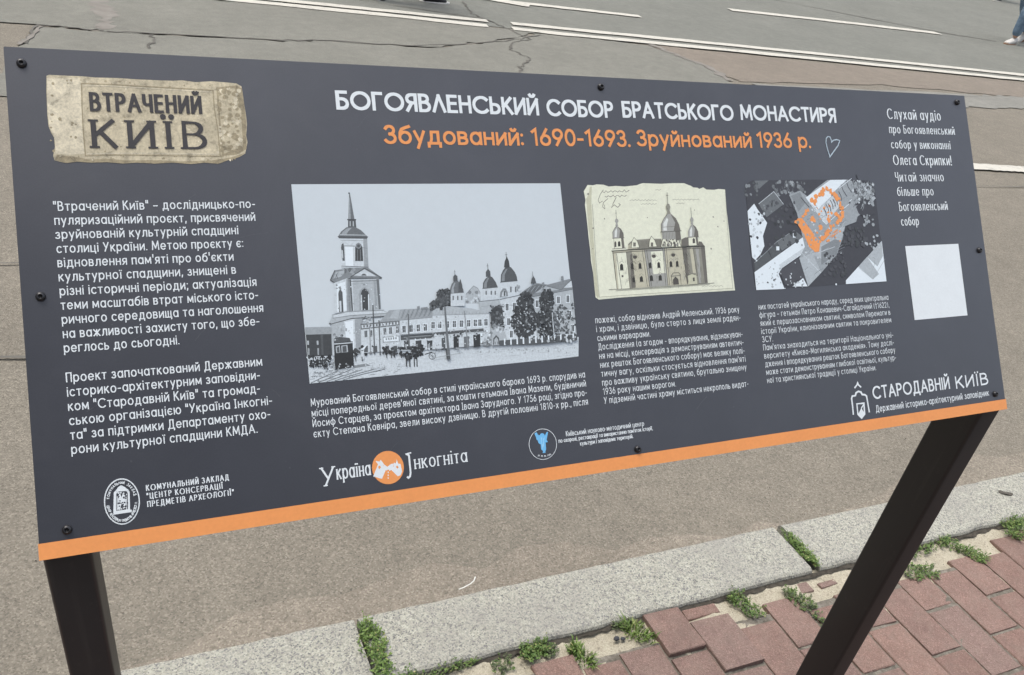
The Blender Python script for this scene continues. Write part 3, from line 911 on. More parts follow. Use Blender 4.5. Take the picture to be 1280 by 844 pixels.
p k3 0 4625,2587 32,2 -8,73 -32,-2
s k8 3 4641,2588 -8,73
p k9 0 4533,2743 47,3 -9,89 -48,-4
p k3 0 4539,2751 32,2 -8,73 -32,-2
s k8 3 4555,2752 -8,73
p k9 0 4619,2732 48,3 -10,89 -47,-3
p k3 0 4626,2740 32,3 -8,72 -32,-2
s k8 3 4642,2742 -8,72
p k9 0 5270,2535 51,3 -11,92 -51,-3
p k3 0 5277,2544 33,2 -8,75 -34,-2
s k8 3 5294,2545 -9,75
p k9 0 5276,2710 51,4 -11,91 -51,-3
p k3 0 5282,2719 34,2 -9,75 -33,-2
s k8 3 5299,2720 -9,75
p k9 0 5294,2865 50,4 -11,92 -50,-4
p k3 0 5300,2874 34,3 -9,74 -34,-2
s k8 3 5317,2876 -9,74
p k9 0 4891,2568 49,3 -10,90 -49,-3
p k3 0 4897,2577 33,2 -8,73 -33,-2
s k8 3 4914,2578 -9,73
p k9 0 5153,2541 50,3 -10,91 -51,-3
p k3 0 5159,2550 34,2 -9,74 -33,-2
s k8 3 5176,2551 -8,74
p k9 0 5143,2719 51,3 -11,91 -50,-3
p k3 0 5150,2728 33,2 -8,74 -34,-2
s k8 3 5167,2729 -9,74
p k9 0 4836,2733 49,3 -11,90 -48,-3
p k3 0 4842,2741 33,3 -9,73 -32,-2
s k8 3 4858,2743 -8,73
p k9 0 4550,2880 47,3 -10,89 -47,-4
p k3 0 4556,2888 32,3 -8,72 -32,-3
s k8 3 4572,2889 -8,73
p k9 0 4634,2919 48,3 -10,90 -48,-4
p k3 0 4641,2928 32,2 -9,73 -32,-3
s k8 3 4657,2929 -9,72
p k2 0 4357,2677 30,-48 77,-32 30,19 -1,202 -147,25
c k2|k3|k1|k2|k4 70/9/21/0 4361,2604 154,10 -179,225
p k7 0 4326,3029 18,-173 60,-36 85,30 32,191
p k3 0 4347,3027 8,-71 35,-34 31,32 -1,72
p k7 0 4357,3028 8,-58 26,-25 18,25 -2,55
c k8|k5 14/12/21/0 4345,2807 165,12 -176,86
c k1|k2|k2|k3|k2|k1 120/11/25/1 4688,2467 188,11 -213,218
c k1|k2|k2|k3|k2|k1 250/11/27/1 4606,2593 309,19 -350,351
c k5|k6|k7 16/5/13/0 4638,2628 252,16 -285,281
c k1|k2|k2|k3|k2|k1 120/11/26/1 4963,2449 159,8 -191,274
c k1|k2|k2|k3|k2|k1 200/11/28/1 4901,2644 212,14 -254,353
c k5|k6|k7 12/6/13/0 4922,2679 165,11 -199,290
c k3|k4|k3|k2 130/7/20/1 5086,2639 227,14 -272,372
c k3|k4|k2 20/8/17/0 5332,2602 57,4 -105,404
c k5|k6|k4 60/5/13/0 4934,2579 427,25 -469,342
p k3 0 4422,2984 931,4 -2,64 -490,6 -445,-25
p k9 0 4476,2968 16,0 -4,70 -18,1
p k9 0 4549,2969 16,-1 -5,71 -17,0
p k9 0 4622,2969 16,0 -5,71 -17,0
p k9 0 4695,2970 16,0 -4,71 -18,0
p k9 0 4769,2971 16,-1 -4,72 -18,0
p k9 0 4843,2971 17,0 -5,72 -18,0
p k9 0 4918,2972 17,-1 -5,72 -18,1
p k9 0 4993,2973 17,-1 -5,72 -18,0
p k9 0 5069,2973 17,0 -5,72 -18,0
p k9 0 5145,2974 17,-1 -4,73 -19,0
p k9 0 5222,2974 17,0 -5,73 -19,0
p k9 0 5299,2975 18,0 -5,73 -19,0
c k3|k8|k7|k2 26/11/20/0 4780,2971 570,44 -576,3
s k8 9 5074,2723 -7,304
c k7|k7|k6|k5 60/5/11/0 4478,2552 365,22 -401,306
c k8|k7|k6 70/5/10/0 3706,2666 623,42 -655,275
c k7|k7|k6 90/5/12/0 3672,2999 1645,133 -1651,-70
p k4 0 3841,2579 17,1 -4,555 -31,4
p k5 0 4057,2641 9,0 1,396 -12,-1
p k3 0 3828,3091 28,19 -3,31 -33,-2
s k3 6 4437,2998 -2,30
s k3 6 4315,2989 -2,29
s k3 6 4447,2999 -2,29
s k3 6 4276,2985 -2,30
s k3 6 4255,2984 -2,29
s k3 6 4489,3002 -2,30
s k3 6 4239,2983 -2,29
s k3 6 4232,2982 -2,29
s k3 6 4455,3000 -1,29
s k3 6 4231,2982 -2,29
s k3 6 4400,2995 -2,30
s k3 6 4374,2993 -2,30
s k3 6 4288,2986 -2,30
s k3 6 4293,2987 -1,29
s k4 5 4894,3248 458,-14
s k6 5 3661,3109 336,-28
@engraving
p paper 0 5644,1357 27,-32 30,-39 68,4 51,-10 88,4 67,22 92,-7 120,8 166,-14 39,-14 47,-11 250,9 172,-7 155,1 58,22 38,12 28,19 61,4 24,15 60,-19 45,27 111,5 69,-11 94,8 -4,95 -8,152 -2,303 -11,302 -5,226 2,178 -331,-1 -730,-4 -531,1 -298,8 -39,-30 1,-105 2,-174 -11,-140 5,-105 -2,-140 1,-140 0,-158 -3,-106 14,-53
p paper2 0 5664,1445 42,-53 22,-88 27,0 -31,195 -16,264 -19,473 1,349 -21,9 -18,-46 1,-454 1,-333
b e3 15 5698,1392
b e3 12 5712,1789
b e3 10 5875,1682
b e3 12 7383,1691
b e3 11 7433,1814
b e3 9 7533,1747
b e3 13 7296,2082
b e3 9 7119,1602
b e3 9 5680,2025
b e3 8 6448,1681
s e1 5 5888,1367 21,10 24,-22 20,20 23,-5 23,-15 20,19 24,-16 22,2 21,13 24,-16 21,10 22,5 25,-27 19,29 24,-11 24,-12
s e1 5 5911,1421 21,11 24,-19 21,14 22,-4 24,-15 19,23 25,-19 22,1 20,20 25,-25 21,11 21,5 25,-16
s e1 5 5901,1344 -46,50 -38,70 15,36 43,-26
s e1 5 5948,1448 -65,44 -17,53 27,23 -2,-49
s e1 6 6060,1432 -49,71 -32,53 40,-35 46,32 38,-31 -22,-15
s e3 4 6232,1469 13,4 14,-5 14,-1 12,11 14,-8 15,-8 12,11 14,1 15,-12 12,10 13,7 15,-9 14,-2 12,13 15,-11 14,-5 12,13 14,-4 15,-9 13,10 13,3 15,-10 14,3 13,6 14,-5 14,0 13,10
s e3 4 6376,1517 13,6 14,-8 14,0 13,8 14,-6 14,-3 13,7 14,0 15,-11 13,9 12,7 15,-8 14,-2 13,11 15,-9 14,-5
s e3 4 6823,1469 14,3 15,-5 14,1 13,9 15,-7 15,-6 13,13 14,-2 16,-12 13,9 13,8 16,-14 14,4 13,8 16,-8 15,-5 12,14 15,-4 16,-10 13,9 14,4 16,-8 14,1 14,6 15,-4 15,-7 13,16
s e3 4 6871,1518 13,2 16,-7 14,1 13,8 15,-4 15,-7 12,13 15,-3
s e3 4 6595,1349 14,3 15,-6 14,0 12,11 15,-7 15,-8
s e3 4 7102,2530 13,7 16,-8 14,2 14,5 15,-3 14,-2 14,5 14,3 16,-7 14,6 13,6 17,-11 14,3 13,9 16,-5 14,0 14,6 15,-2 16,-9 13,11 14,6
p e5 0 5936,2063 207,-7 743,-11 317,8 -18,444 -1249,11
p paper 0 5972,2089 138,-6 -9,423 -145,3
p e3 0 6115,2076 70,-8 -2,432 -74,6
p e2 0 6159,2114 60,-25 -3,241 -33,170 -54,4
p e5 0 6185,2068 172,-5 15,432 -186,8
p e4 0 6357,2063 281,-8 -17,446 -246,2
p paper 0 6441,2088 168,-5 3,265 -173,10
p e5 0 6638,2052 247,-3 8,452 -268,0
p e2 0 6885,2053 60,-2 18,314 -65,136
p e3 0 6945,2051 83,-1 6,336 -104,5
p e5 0 6986,2071 46,-17 9,314 -47,-2
p e3 0 7032,2054 171,-1 -18,444 -145,4
p e4 0 7068,2074 48,2 -18,417 -35,2
p e2 0 7149,2058 54,-5 -18,444 -39,-2
s e3 3 6778,2257 3,20
s e2 3 6639,2244 2,21
s e3 3 6055,2421 1,28
s e3 3 6694,2457 -4,19
s e2 3 6531,2303 -2,29
s e2 3 6844,2278 -5,33
s e3 3 6178,2346 3,25
s e3 3 6805,2422 0,23
s e3 3 6844,2174 1,22
s e2 3 6094,2386 3,31
s e3 3 6013,2195 -2,35
s e3 3 6573,2105 1,37
s e2 3 6098,2388 -3,30
s e3 3 6210,2127 1,22
s e3 3 6380,2429 3,37
s e3 3 6746,2296 -7,38
s e3 3 6272,2103 -6,31
s e2 3 6846,2236 -6,28
s e3 3 6405,2406 -6,42
s e3 3 6869,2405 2,31
s e2 3 6198,2130 -4,29
s e2 3 6858,2341 -4,43
s e2 3 6023,2221 -6,25
s e3 3 5952,2221 1,30
s e3 3 5982,2162 -2,22
s e3 3 6369,2347 -3,27
s e2 3 6123,2327 2,20
s e3 3 6801,2184 -1,27
s e3 3 6633,2480 -5,20
s e3 3 6633,2264 -5,29
s e2 3 6333,2103 -6,30
s e2 3 6869,2408 -1,42
s e2 3 6442,2236 -8,37
s e2 3 6070,2316 1,22
s e2 3 6390,2363 -8,34
s e3 3 6187,2367 -2,24
s e3 3 6077,2394 -7,40
s e3 3 6846,2431 -2,41
s e2 3 6698,2442 -5,32
s e3 3 6768,2456 -5,18
s e3 3 6268,2187 -4,32
s e2 3 6086,2404 -7,31
s e3 3 6013,2402 -3,35
s e3 3 6870,2281 -2,30
s e3 3 6793,2173 -1,26
s e2 3 6275,2196 -7,35
s e2 3 6491,2376 1,25
s e3 3 6557,2365 -5,29
s e2 3 6451,2121 -2,32
s e3 3 6760,2163 0,34
s e3 3 6861,2475 4,26
s e2 3 6343,2158 -4,39
s e2 3 6772,2412 -7,40
s e3 3 6364,2175 -7,30
s e2 3 6096,2180 -7,26
s e3 3 6233,2371 -7,30
s e3 3 6393,2157 3,20
s e3 3 6434,2138 0,31
s e2 3 6610,2174 0,29
s e2 3 6767,2160 4,30
s e2 3 6683,2377 -5,23
s e3 3 6598,2453 1,22
s e2 3 5982,2139 1,33
s e3 3 6251,2280 2,35
s e3 3 6801,2427 -8,30
s e2 3 6220,2254 -6,38
s e2 3 6523,2332 0,39
s e3 3 6040,2133 -1,39
s e3 3 6113,2184 -8,39
s e3 3 6243,2193 -7,40
s e2 3 6384,2466 -5,34
s e2 3 6225,2286 4,34
s e3 3 6671,2426 -6,24
s e2 3 6486,2377 -4,35
s e3 3 6393,2272 -2,39
s e2 3 6395,2309 -6,35
s e2 3 6090,2300 -5,36
s e3 3 6168,2457 -3,39
s e3 3 6049,2162 -4,24
s e3 3 6644,2275 2,35
s e2 3 6604,2360 -8,30
s e3 3 6069,2296 4,32
s e3 3 6871,2401 -5,25
s e3 3 6665,2206 -9,40
s e3 3 6595,2412 -4,43
s e3 3 6750,2308 5,24
s e2 3 6301,2264 -3,40
s e3 3 6222,2223 -6,38
s e3 3 6141,2293 -3,21
s e3 3 6295,2174 -6,40
s e2 3 5976,2136 -6,43
s e3 3 5984,2314 0,28
s e3 3 6478,2369 -6,39
s e3 3 6057,2446 -2,21
s e3 3 6095,2261 -7,37
s e2 3 6716,2477 -6,36
s e3 3 6489,2203 -5,39
s e3 3 6781,2262 -5,43
s e3 3 6202,2413 -4,24
s e3 3 6294,2364 -7,36
s e2 3 6740,2326 -2,37
s e3 3 6825,2429 0,28
s e3 3 6885,2200 0,35
s e3 3 6839,2279 -7,28
s e2 3 6480,2432 2,34
s e3 3 6694,2155 -1,27
s e3 3 6053,2309 -4,29
s e3 3 6743,2416 -7,27
s e3 3 6737,2202 -7,24
s e3 3 6333,2273 4,19
s e4 4 6315,2121 5,28
s e4 4 6723,2182 -4,30
s e4 4 6770,2249 4,54
s e4 4 6596,2278 -2,48
s e4 4 6888,2193 -12,66
s e4 4 6672,2349 -1,26
s e4 4 6350,2402 -8,48
s e4 4 6560,2161 -9,28
s e4 4 6710,2193 -3,49
s e4 4 6746,2163 -5,56
s e4 4 6664,2286 -1,57
s e4 4 6807,2315 -9,30
s e4 4 6654,2368 -5,53
s e4 4 6367,2241 -6,55
s e4 4 6882,2215 -10,40
s e4 4 6775,2500 -11,38
s e4 4 6514,2446 -1,43
s e4 4 6863,2399 3,59
s e4 4 6872,2380 2,46
s e4 4 6649,2470 4,62
s e4 4 6671,2294 -4,41
s e4 4 6852,2372 2,52
s e4 4 6286,2259 -7,63
s e4 4 6686,2244 -5,61
s e4 4 6559,2374 -5,42
s e4 4 6748,2179 -1,60
s e4 4 6889,2318 -4,65
s e4 4 6731,2447 0,31
s e4 4 6796,2139 2,37
s e4 4 6754,2357 -3,45
s e4 4 6390,2482 -4,62
s e4 4 6320,2093 -8,38
s e4 4 6904,2157 -5,60
s e4 4 6430,2203 -6,27
s e4 4 6603,2318 -8,48
s e4 4 6542,2368 -6,34
s e4 4 6798,2377 3,40
s e4 4 6614,2246 -2,63
s e4 4 6545,2273 1,46
s e4 4 6486,2099 3,45
s e4 4 6797,2239 3,59
s e4 4 6358,2393 -12,50
s e4 4 6730,2388 -6,39
s e4 4 6318,2438 -3,55
s e4 4 6548,2264 3,63
s e4 4 6708,2359 5,38
s e1 3 6138,2359 24,37
s e1 3 6164,2353 24,37
s e1 3 6183,2227 24,37
s e1 3 6124,2354 24,37
s e1 3 6188,2273 24,37
s e1 3 6135,2380 24,36
s e1 3 6155,2154 23,36
s e1 3 6170,2254 23,37
s e1 3 6203,2094 24,36
s e1 3 6203,2186 24,37
s e1 3 6184,2097 24,37
s e1 3 6154,2263 24,36
s e1 3 6208,2155 24,37
s e1 3 6121,2386 24,36
s e1 3 6193,2261 24,37
s e1 3 6148,2392 23,37
s e1 3 6163,2244 23,36
s e1 3 6170,2172 24,36
s e1 3 6153,2214 24,37
s e1 3 6134,2247 24,37
s e1 3 6167,2390 23,37
s e1 3 6143,2213 23,36
s e1 3 6169,2420 24,36
s e1 3 6164,2149 24,37
s e1 3 6196,2191 24,37
s e1 3 6156,2408 23,37
s e1 3 6155,2189 23,37
s e1 3 6186,2117 24,37
s e1 3 6160,2287 24,37
s e1 3 6148,2344 24,37
s e1 3 6924,2265 21,41
s e1 3 6956,2125 21,42
s e1 3 6895,2168 21,41
s e1 3 6869,2364 20,41
s e1 3 6927,2366 20,41
s e1 3 6889,2350 20,41
s e1 3 6939,2326 21,41
s e1 3 6935,2299 21,41
s e1 3 6879,2182 21,41
s e1 3 6892,2247 20,41
s e1 3 6901,2372 20,41
s e1 3 6873,2390 20,41
s e1 3 6872,2328 20,41
s e1 3 6895,2258 20,41
s e1 3 6943,2094 21,42
s e1 3 6913,2290 21,41
s e1 3 6911,2108 20,41
s e1 3 6933,2162 20,41
s e1 3 6897,2155 20,41
s e1 3 6921,2229 20,41
s e1 3 6920,2116 20,41
s e1 3 6885,2274 20,41
s e1 3 6919,2137 20,41
s e1 3 6939,2255 20,41
s e1 3 6880,2388 20,42
s e1 3 6932,2127 20,42
s e1 3 6922,2163 20,42
s e1 3 6931,2329 21,41
s e1 3 6893,2121 20,41
s e1 3 6928,2240 21,41
s e2 3 7077,2260 -1,59
s e2 3 7052,2251 -1,59
s e2 3 7094,2421 -1,59
s e2 3 7119,2293 -2,59
s e2 3 7035,2264 -1,59
s e2 3 7107,2324 -2,59
s e2 3 7055,2422 -1,59
s e2 3 7126,2346 -1,59
s e2 3 7156,2432 -2,59
s e2 3 7030,2405 -2,59
s e2 3 7105,2302 -2,60
s e2 3 7054,2107 -2,59
s e2 3 7157,2219 -2,59
s e2 3 7157,2428 -1,59
s e2 3 7107,2297 -1,59
s e2 3 7118,2280 -2,59
s e2 3 7129,2441 -2,59
s e2 3 7084,2234 -1,59
s e2 3 7110,2113 -2,59
s e2 3 7069,2149 -1,59
s e2 3 7158,2152 -1,59
s e2 3 7097,2436 -2,59
s e2 3 7067,2443 -2,59
s e2 3 7074,2212 -1,59
s e2 3 7068,2139 -1,59
s e2 3 7078,2363 -2,59
s e1 6 5936,2063 0,445
s e1 6 5980,2093 16,414
s e1 6 6111,2076 -2,430
s e1 6 6357,2063 14,436
s e1 6 6386,2064 14,433
s e1 6 6633,2055 -8,446
s e1 6 6659,2056 -12,443
s e1 6 6885,2053 9,444
s e1 6 7032,2054 21,352
s e1 6 7203,2053 -18,444
s e1 6 6328,2066 14,431
s e1 6 6608,2058 -12,442
s e1 6 5932,2062 1,343
s e0 8 5916,2062 217,-7 454,-2 298,-4 322,0
s e1 5 5929,2084 202,-7 454,-2 297,-4 322,0
s e1 5 5827,2505 370,6 627,-3 458,-6
s e3 5 5914,2521 696,1 604,-8
p paper2 0 6914,2395 56,-15 68,10 -2,111 -121,1
p e1 0 6981,2424 27,-2 -2,44 -26,2
s e1 5 6914,2395 61,-19 71,22
p e0 0 6003,2288 6,-60 24,-16 16,15 -1,62
s e3 4 6004,2203 33,-20 27,19
s e2 4 5993,2293 62,-2
p e0 0 6149,2284 5,-56 21,-17 12,14 -1,59
s e3 4 6149,2202 29,-20 24,19
s e2 4 6138,2289 55,-3
p e0 0 6251,2282 5,-54 23,-17 14,15 -1,56
s e3 4 6251,2203 31,-20 27,19
s e2 4 6240,2287 60,-3
p e0 0 6391,2281 5,-54 21,-17 12,15 -1,56
s e3 4 6391,2202 30,-21 24,19
s e2 4 6380,2286 56,-3
p e0 0 6507,2282 5,-54 22,-17 14,15 -1,56
s e3 4 6507,2203 31,-21 26,19
s e2 4 6496,2287 59,-3
p e0 0 6676,2279 5,-55 22,-17 14,15 -1,57
s e3 4 6676,2199 31,-21 26,19
s e2 4 6664,2284 60,-3
p e0 0 6765,2279 5,-55 21,-17 13,15 -1,57
s e3 4 6765,2199 30,-21 25,19
s e2 4 6753,2284 58,-3
p e0 0 6248,2435 4,-50 25,-16 16,15 0,52
s e3 4 6247,2360 34,-20 28,20
s e2 4 6237,2440 64,-2
p e0 0 6384,2431 4,-50 25,-17 17,16 -1,52
s e3 4 6383,2356 34,-20 29,19
s e2 4 6373,2436 64,-2
p e0 0 6504,2434 5,-51 25,-16 17,15 -1,52
s e3 4 6504,2358 34,-20 28,19
s e2 4 6493,2439 65,-3
p e0 0 6150,2437 4,-46 20,-16 12,14 0,48
s e3 4 6149,2366 29,-20 24,19
s e2 4 6139,2442 55,-2
p e1 0 6248,2146 -10,14 -21,6 -19,-7 -7,-16 11,-14 20,-6 20,7
s e3 4 6169,2157 56,-52 42,50
p e1 0 6504,2145 -10,15 -22,5 -19,-7 -7,-16 11,-14 21,-6 20,7
s e3 4 6424,2156 56,-52 44,50
p e1 0 6775,2140 -11,16 -22,5 -20,-7 -7,-16 11,-15 22,-5 20,7
s e3 4 6692,2152 58,-53 45,51
p e1 0 6698,2494 4,-61 40,-35 36,35 1,62
s e2 6 6681,2497 5,-105 124,-5 -2,109
s e2 6 6678,2388 39,-35 72,0 30,32
p e1 0 6016,2347 24,2 -3,22 -24,-1
p e3 0 6134,2048 12,-60 67,-44 202,-9 188,3 -2,109
p e5 0 6134,2048 9,-39 54,-37 62,56 6,18
s e1 3 6155,2042 21,-85
s e1 3 6172,2042 21,-86
s e1 3 6189,2042 21,-86
s e1 3 6206,2042 21,-86
s e1 3 6223,2041 21,-86
s e1 3 6240,2041 21,-86
s e1 3 6257,2041 21,-86
s e1 3 6274,2041 21,-87
s e1 3 6291,2041 21,-87
s e1 3 6308,2041 22,-87
s e1 3 6325,2041 22,-88
s e1 3 6342,2041 22,-88
s e1 3 6359,2040 22,-88
s e1 3 6376,2040 22,-88
s e1 3 6394,2040 21,-88
s e1 3 6411,2040 22,-89
s e1 3 6428,2040 22,-89
s e1 3 6445,2040 22,-89
s e1 3 6463,2040 22,-90
s e1 3 6480,2040 22,-90
s e1 3 6497,2039 22,-89
s e1 3 6514,2039 23,-90
s e1 3 6532,2039 22,-90
s e1 3 6549,2039 23,-91
s e1 3 6567,2039 22,-91
s e1 3 6584,2039 23,-91
p paper 0 6181,2032 18,-74 33,-42 40,40 19,76
p paper 0 6419,2030 19,-79 30,-43 40,45 20,77
p paper 0 6581,2035 33,-86 118,-30 106,37 27,85
p e1 0 6217,1972 14,1 -6,46 -14,0
p e1 0 6233,1973 15,0 -6,47 -15,-1
p e1 0 6451,1980 14,0 -6,47 -14,0
p e1 0 6467,1981 15,0 -6,47 -15,-1
p e1 0 6638,1986 15,0 -6,48 -15,-1
p e1 0 6680,1987 15,1 -6,47 -15,0
p e1 0 6727,1989 15,0 -7,48 -14,-1
p e1 0 6773,1990 15,1 -6,47 -15,0
p e1 0 6816,1992 15,0 -7,48 -14,-1
s e1 5 6181,2032 18,-74 34,-46 39,44 19,76
s e1 5 6419,2030 19,-79 31,-46 39,48 20,77
s e1 6 6581,2035 33,-86 53,-20 66,-17 61,20 44,24 27,85
c e2|e4|e1 26/11/19/0 6615,1922 254,7 -268,101
p e2 0 6865,2041 16,-84 59,-24 51,5 -9,100
p e2 0 7116,2042 12,-55 39,5 36,57
p paper 0 5955,2035 7,-120 133,-4 1,122
p e2 0 6062,1914 33,-3 1,122 -33,2
p e1 0 5965,2018 5,-53 14,-18 10,18 -5,50
p e0 0 6010,2012 6,-50 18,-17 12,18 -2,47
s e1 6 5946,1914 161,-2
s e1 6 5931,2038 185,-5
s e1 5 5966,1915 -7,124
p e4 0 5954,1911 5,-68 38,-52 27,-21 41,28 37,57 -3,57
p e2 0 6039,1910 22,-85 -29,-51 44,33 27,55 -4,50
p e6 0 5980,1901 8,-64 29,-42 4,29 -13,78
p e4 0 6004,1770 12,-32 -11,-21 14,-32 27,4 9,25 -17,25 6,35
s e1 5 6028,1689 7,-106
s e1 4 6021,1621 24,-2
s e1 4 5954,1911 5,-68 38,-52 27,-24
p e4 0 6614,1945 7,-83 252,-8 3,103
p e2 0 6804,1859 69,-5 3,103 -72,-2
s e2 4 6637,1866 -6,76
s e2 4 6658,1866 -6,77
s e2 4 6679,1867 -6,76
s e2 4 6700,1867 -5,77
s e2 4 6722,1868 -6,77
s e2 4 6743,1869 -6,76
s e2 4 6764,1869 -6,77
s e2 4 6785,1870 -6,77
s e2 4 6806,1870 -6,77
s e2 4 6828,1871 -6,77
s e2 4 6849,1871 -6,77
s e2 4 6870,1872 -6,77
p e4 0 6613,1858 8,-91 47,-69 58,-54 55,2 56,60 33,70 11,78
p e2 0 6783,1851 35,-98 -54,-108 70,53 36,78 11,78
p e6 0 6640,1844 11,-84 60,-72 14,26 -31,73 -3,58
s e1 5 6613,1858 8,-91 47,-69 58,-57
s e1 7 6596,1861 298,-7
s e2 4 6633,1803 179,-6
p e3 0 6712,1648 19,-47 -20,-41 23,-40 29,4 12,37 -18,40 15,44
s e1 6 6742,1524 10,-140
s e1 5 6731,1424 32,-1
p paper 0 6974,2034 8,-96 127,-4 8,101
p e2 0 7082,1937 27,-3 8,101 -31,2
p e1 0 7033,2010 5,-52 17,-14 16,15 -3,48
s e1 6 6965,1937 162,-6
s e1 5 6946,2044 258,1
p e4 0 6978,1934 6,-70 38,-62 34,-25 44,34 27,53 0,67
p e2 0 7061,1933 27,-100 -27,-56 43,35 25,56 -2,63
p e6 0 7002,1924 9,-70 33,-48 3,38 -15,81
p e4 0 7034,1780 13,-33 -14,-23 17,-33 26,5 9,30 -20,21 8,34
s e1 5 7059,1695 3,-122
s e3 4 5690,2585 828,-3 1021,1 3,-342 52,-850
s e3 4 5730,1516 -37,720 -3,346
@aerial
p d0 0 7914,1292 124,-53 853,-6 717,-2 369,17 75,117 -9,622 14,83 -725,549 -631,7 -812,-5 -11,-467 28,-516
p k4 0 8066,1243 226,-4 -171,109
c k4|k5|k3 16/12/28/0 7911,1263 223,1 -248,172
c k5|k4|k6 44/12/31/0 8349,1255 538,2 -565,184
s k5 4 8697,1275 -22,31
s k5 4 8540,1316 -24,32
s k5 4 8702,1277 -27,62
s k5 4 8419,1340 -27,65
s k5 4 8610,1290 -21,63
s k5 4 8580,1318 -12,35
s k5 4 8536,1279 0,63
s k5 4 8752,1285 -17,69
s k5 4 8600,1321 -26,61
s k5 4 8599,1274 -7,36
s k5 4 8554,1292 -9,43
s k5 4 8460,1352 -5,44
s k5 4 8688,1259 -15,43
s k5 4 8604,1357 -9,45
s k5 4 8662,1346 -16,57
s k5 4 8565,1248 -21,30
s k5 4 8575,1275 -6,59
s k5 4 8592,1340 -13,36
s k5 4 8770,1318 -18,44
s k5 4 8808,1255 9,33
s k5 4 8795,1316 -21,40
s k5 4 8568,1323 2,65
s k5 4 8489,1320 5,36
s k5 4 8769,1278 -4,50
p k4 0 8088,1541 261,-157 130,166 -293,163
s k8 7 8088,1541 261,-157 130,166
c k3|k5 12/10/19/0 8175,1468 238,3 -264,172
p k9 0 7903,1629 116,-93 37,66 129,181 -91,168 5,125 -76,103 -89,69 -42,-36 5,-286
b d0 21 8074,1670
b d0 21 8082,1781
b d0 21 8007,1967
b d0 20 7925,1735
b d0 21 7912,1949
p k3 0 7911,2274 225,-139 65,120 -297,133
p k3 0 8152,2107 149,-77 55,142 -159,75
p k4 0 8302,2023 291,-136 134,92 -367,170
p k9 0 8572,1929 44,1 -8,55 -44,-1
p k9 0 8283,2088 47,2 -7,50 -48,-2
s d0 6 8137,2125 64,130
s k6 5 7915,2282 220,-141 166,-115 292,-136
p k9 0 7898,2399 828,-418 101,149 -500,239 -59,70 63,193 -438,-9
p k8 0 8286,2324 418,-198 114,-4 -501,250
c k6|d0|k7 9/9/19/0 8083,2411 260,12 -288,179
p k6 0 8584,1430 186,-54 111,80 141,-98 222,-120 337,-3 387,67 33,291 -316,138 -37,61 -198,64 -75,172 -136,207 -288,220 -240,166 -88,-369 113,-145 -61,-435
p k7 0 8793,2188 451,-305 193,-15 -172,337 -192,113
p k7 0 8623,2252 220,-62 109,262 -241,169
p k5 0 9004,2116 243,-92 99,23 -94,170 -285,136
s k8 6 8670,2184 271,271
s k8 6 8942,2194 289,-70
p k6 0 8715,1732 260,-75 183,124 -132,197 -159,54
p k5 0 8612,1444 155,-48 65,140 -129,116
p k9 0 8850,1468 445,-230 281,-3 -370,245 -202,158
p k8 0 8977,1647 337,-206 110,123 -298,260
s k9 8 8850,1464 133,177
s k9 8 9073,1771 58,54 423,-259
s d0 10 8768,1465 117,131
s d0 11 9168,1560 31,61 0,60
s d0 11 9248,1505 31,61 1,60
s d0 11 9329,1449 31,61 1,61
s d0 11 9410,1393 31,61 1,61
s d0 11 9466,1300 24,81 54,82
s d0 11 9562,1255 23,82 55,82
s d0 11 9659,1210 23,83 55,82
s d0 11 9756,1165 23,83 56,82
s k9 7 9421,1352 241,-133
s k9 7 9558,1537 263,-153
s k8 8 9660,1559 89,132 16,-30
p d0 0 9664,1567 193,-80 127,126 5,83 -176,58 -106,-63
c k6|k7|d0|k4 70/16/40/0 9682,1260 361,1 -404,265
s k7 5 9821,1540 -46,51
s k7 5 9773,1271 -54,37
s d0 5 9842,1515 -45,59
s k5 5 9700,1422 -65,41
s d0 5 9958,1501 -74,70
s k5 5 9886,1392 -31,25
s k7 5 9940,1401 -52,59
s k7 5 9899,1440 -22,70
s k5 5 10004,1354 -24,21
s k5 5 9931,1268 -50,66
s k5 5 9725,1280 -60,49
s k5 5 9680,1488 -26,56
s d0 5 9868,1386 -72,55
s k7 5 9981,1506 -67,30
s k7 5 9876,1358 -38,25
s k5 5 9855,1540 -75,68
s d0 5 9922,1287 -74,55
s k7 5 9977,1426 -24,38
s k7 5 9988,1351 -60,64
s d0 5 9816,1431 -67,21
s k7 5 9743,1278 -19,22
s k7 5 9807,1564 -54,70
s k5 5 9705,1488 -69,33
s k7 5 9814,1589 -37,65
s d0 5 9943,1454 -22,54
s k5 5 9783,1277 -15,26
s k5 5 9857,1526 -11,55
s d0 5 9677,1548 -45,57
s d0 5 9827,1464 -40,25
s k5 5 9939,1326 -27,40
s d0 5 9823,1346 -46,42
s k7 5 9996,1327 -38,33
s k7 5 9999,1427 -61,58
s k7 5 9877,1277 -72,61
s k7 5 9700,1582 -53,33
s k5 5 9788,1490 -17,40
s k5 5 9952,1251 -16,44
s d0 5 9841,1409 -20,45
s k5 5 9773,1461 -9,71
s k5 5 9785,1272 -55,23
c k6|k5 14/13/32/0 9797,1692 173,4 -203,180
p k6 0 9472,1747 213,-20 -39,77 -196,52
p k9 0 9344,2574 707,-500 -6,547 -708,1
p k7 0 9589,2400 170,-123 169,240 -118,66
p k7 0 9759,2281 285,-199 -6,193 -120,139
s k6 4 9587,2410 223,173 259,-265
s k5 4 9858,2289 37,22 -47,121
c k7|k5 14/13/29/0 9724,1977 346,10 -386,234
p d1 0 8286,2402 321,-154 52,170 43,198 -158,-86 -132,71 -69,-23
p k9 0 8459,2608 186,-100 57,112
c k6|k8|k5 14/10/19/0 8352,2521 313,15 -326,71
b k9 15 9173,2617
c k4|k3 6/14/24/0 8346,1763 120,3 -132,75
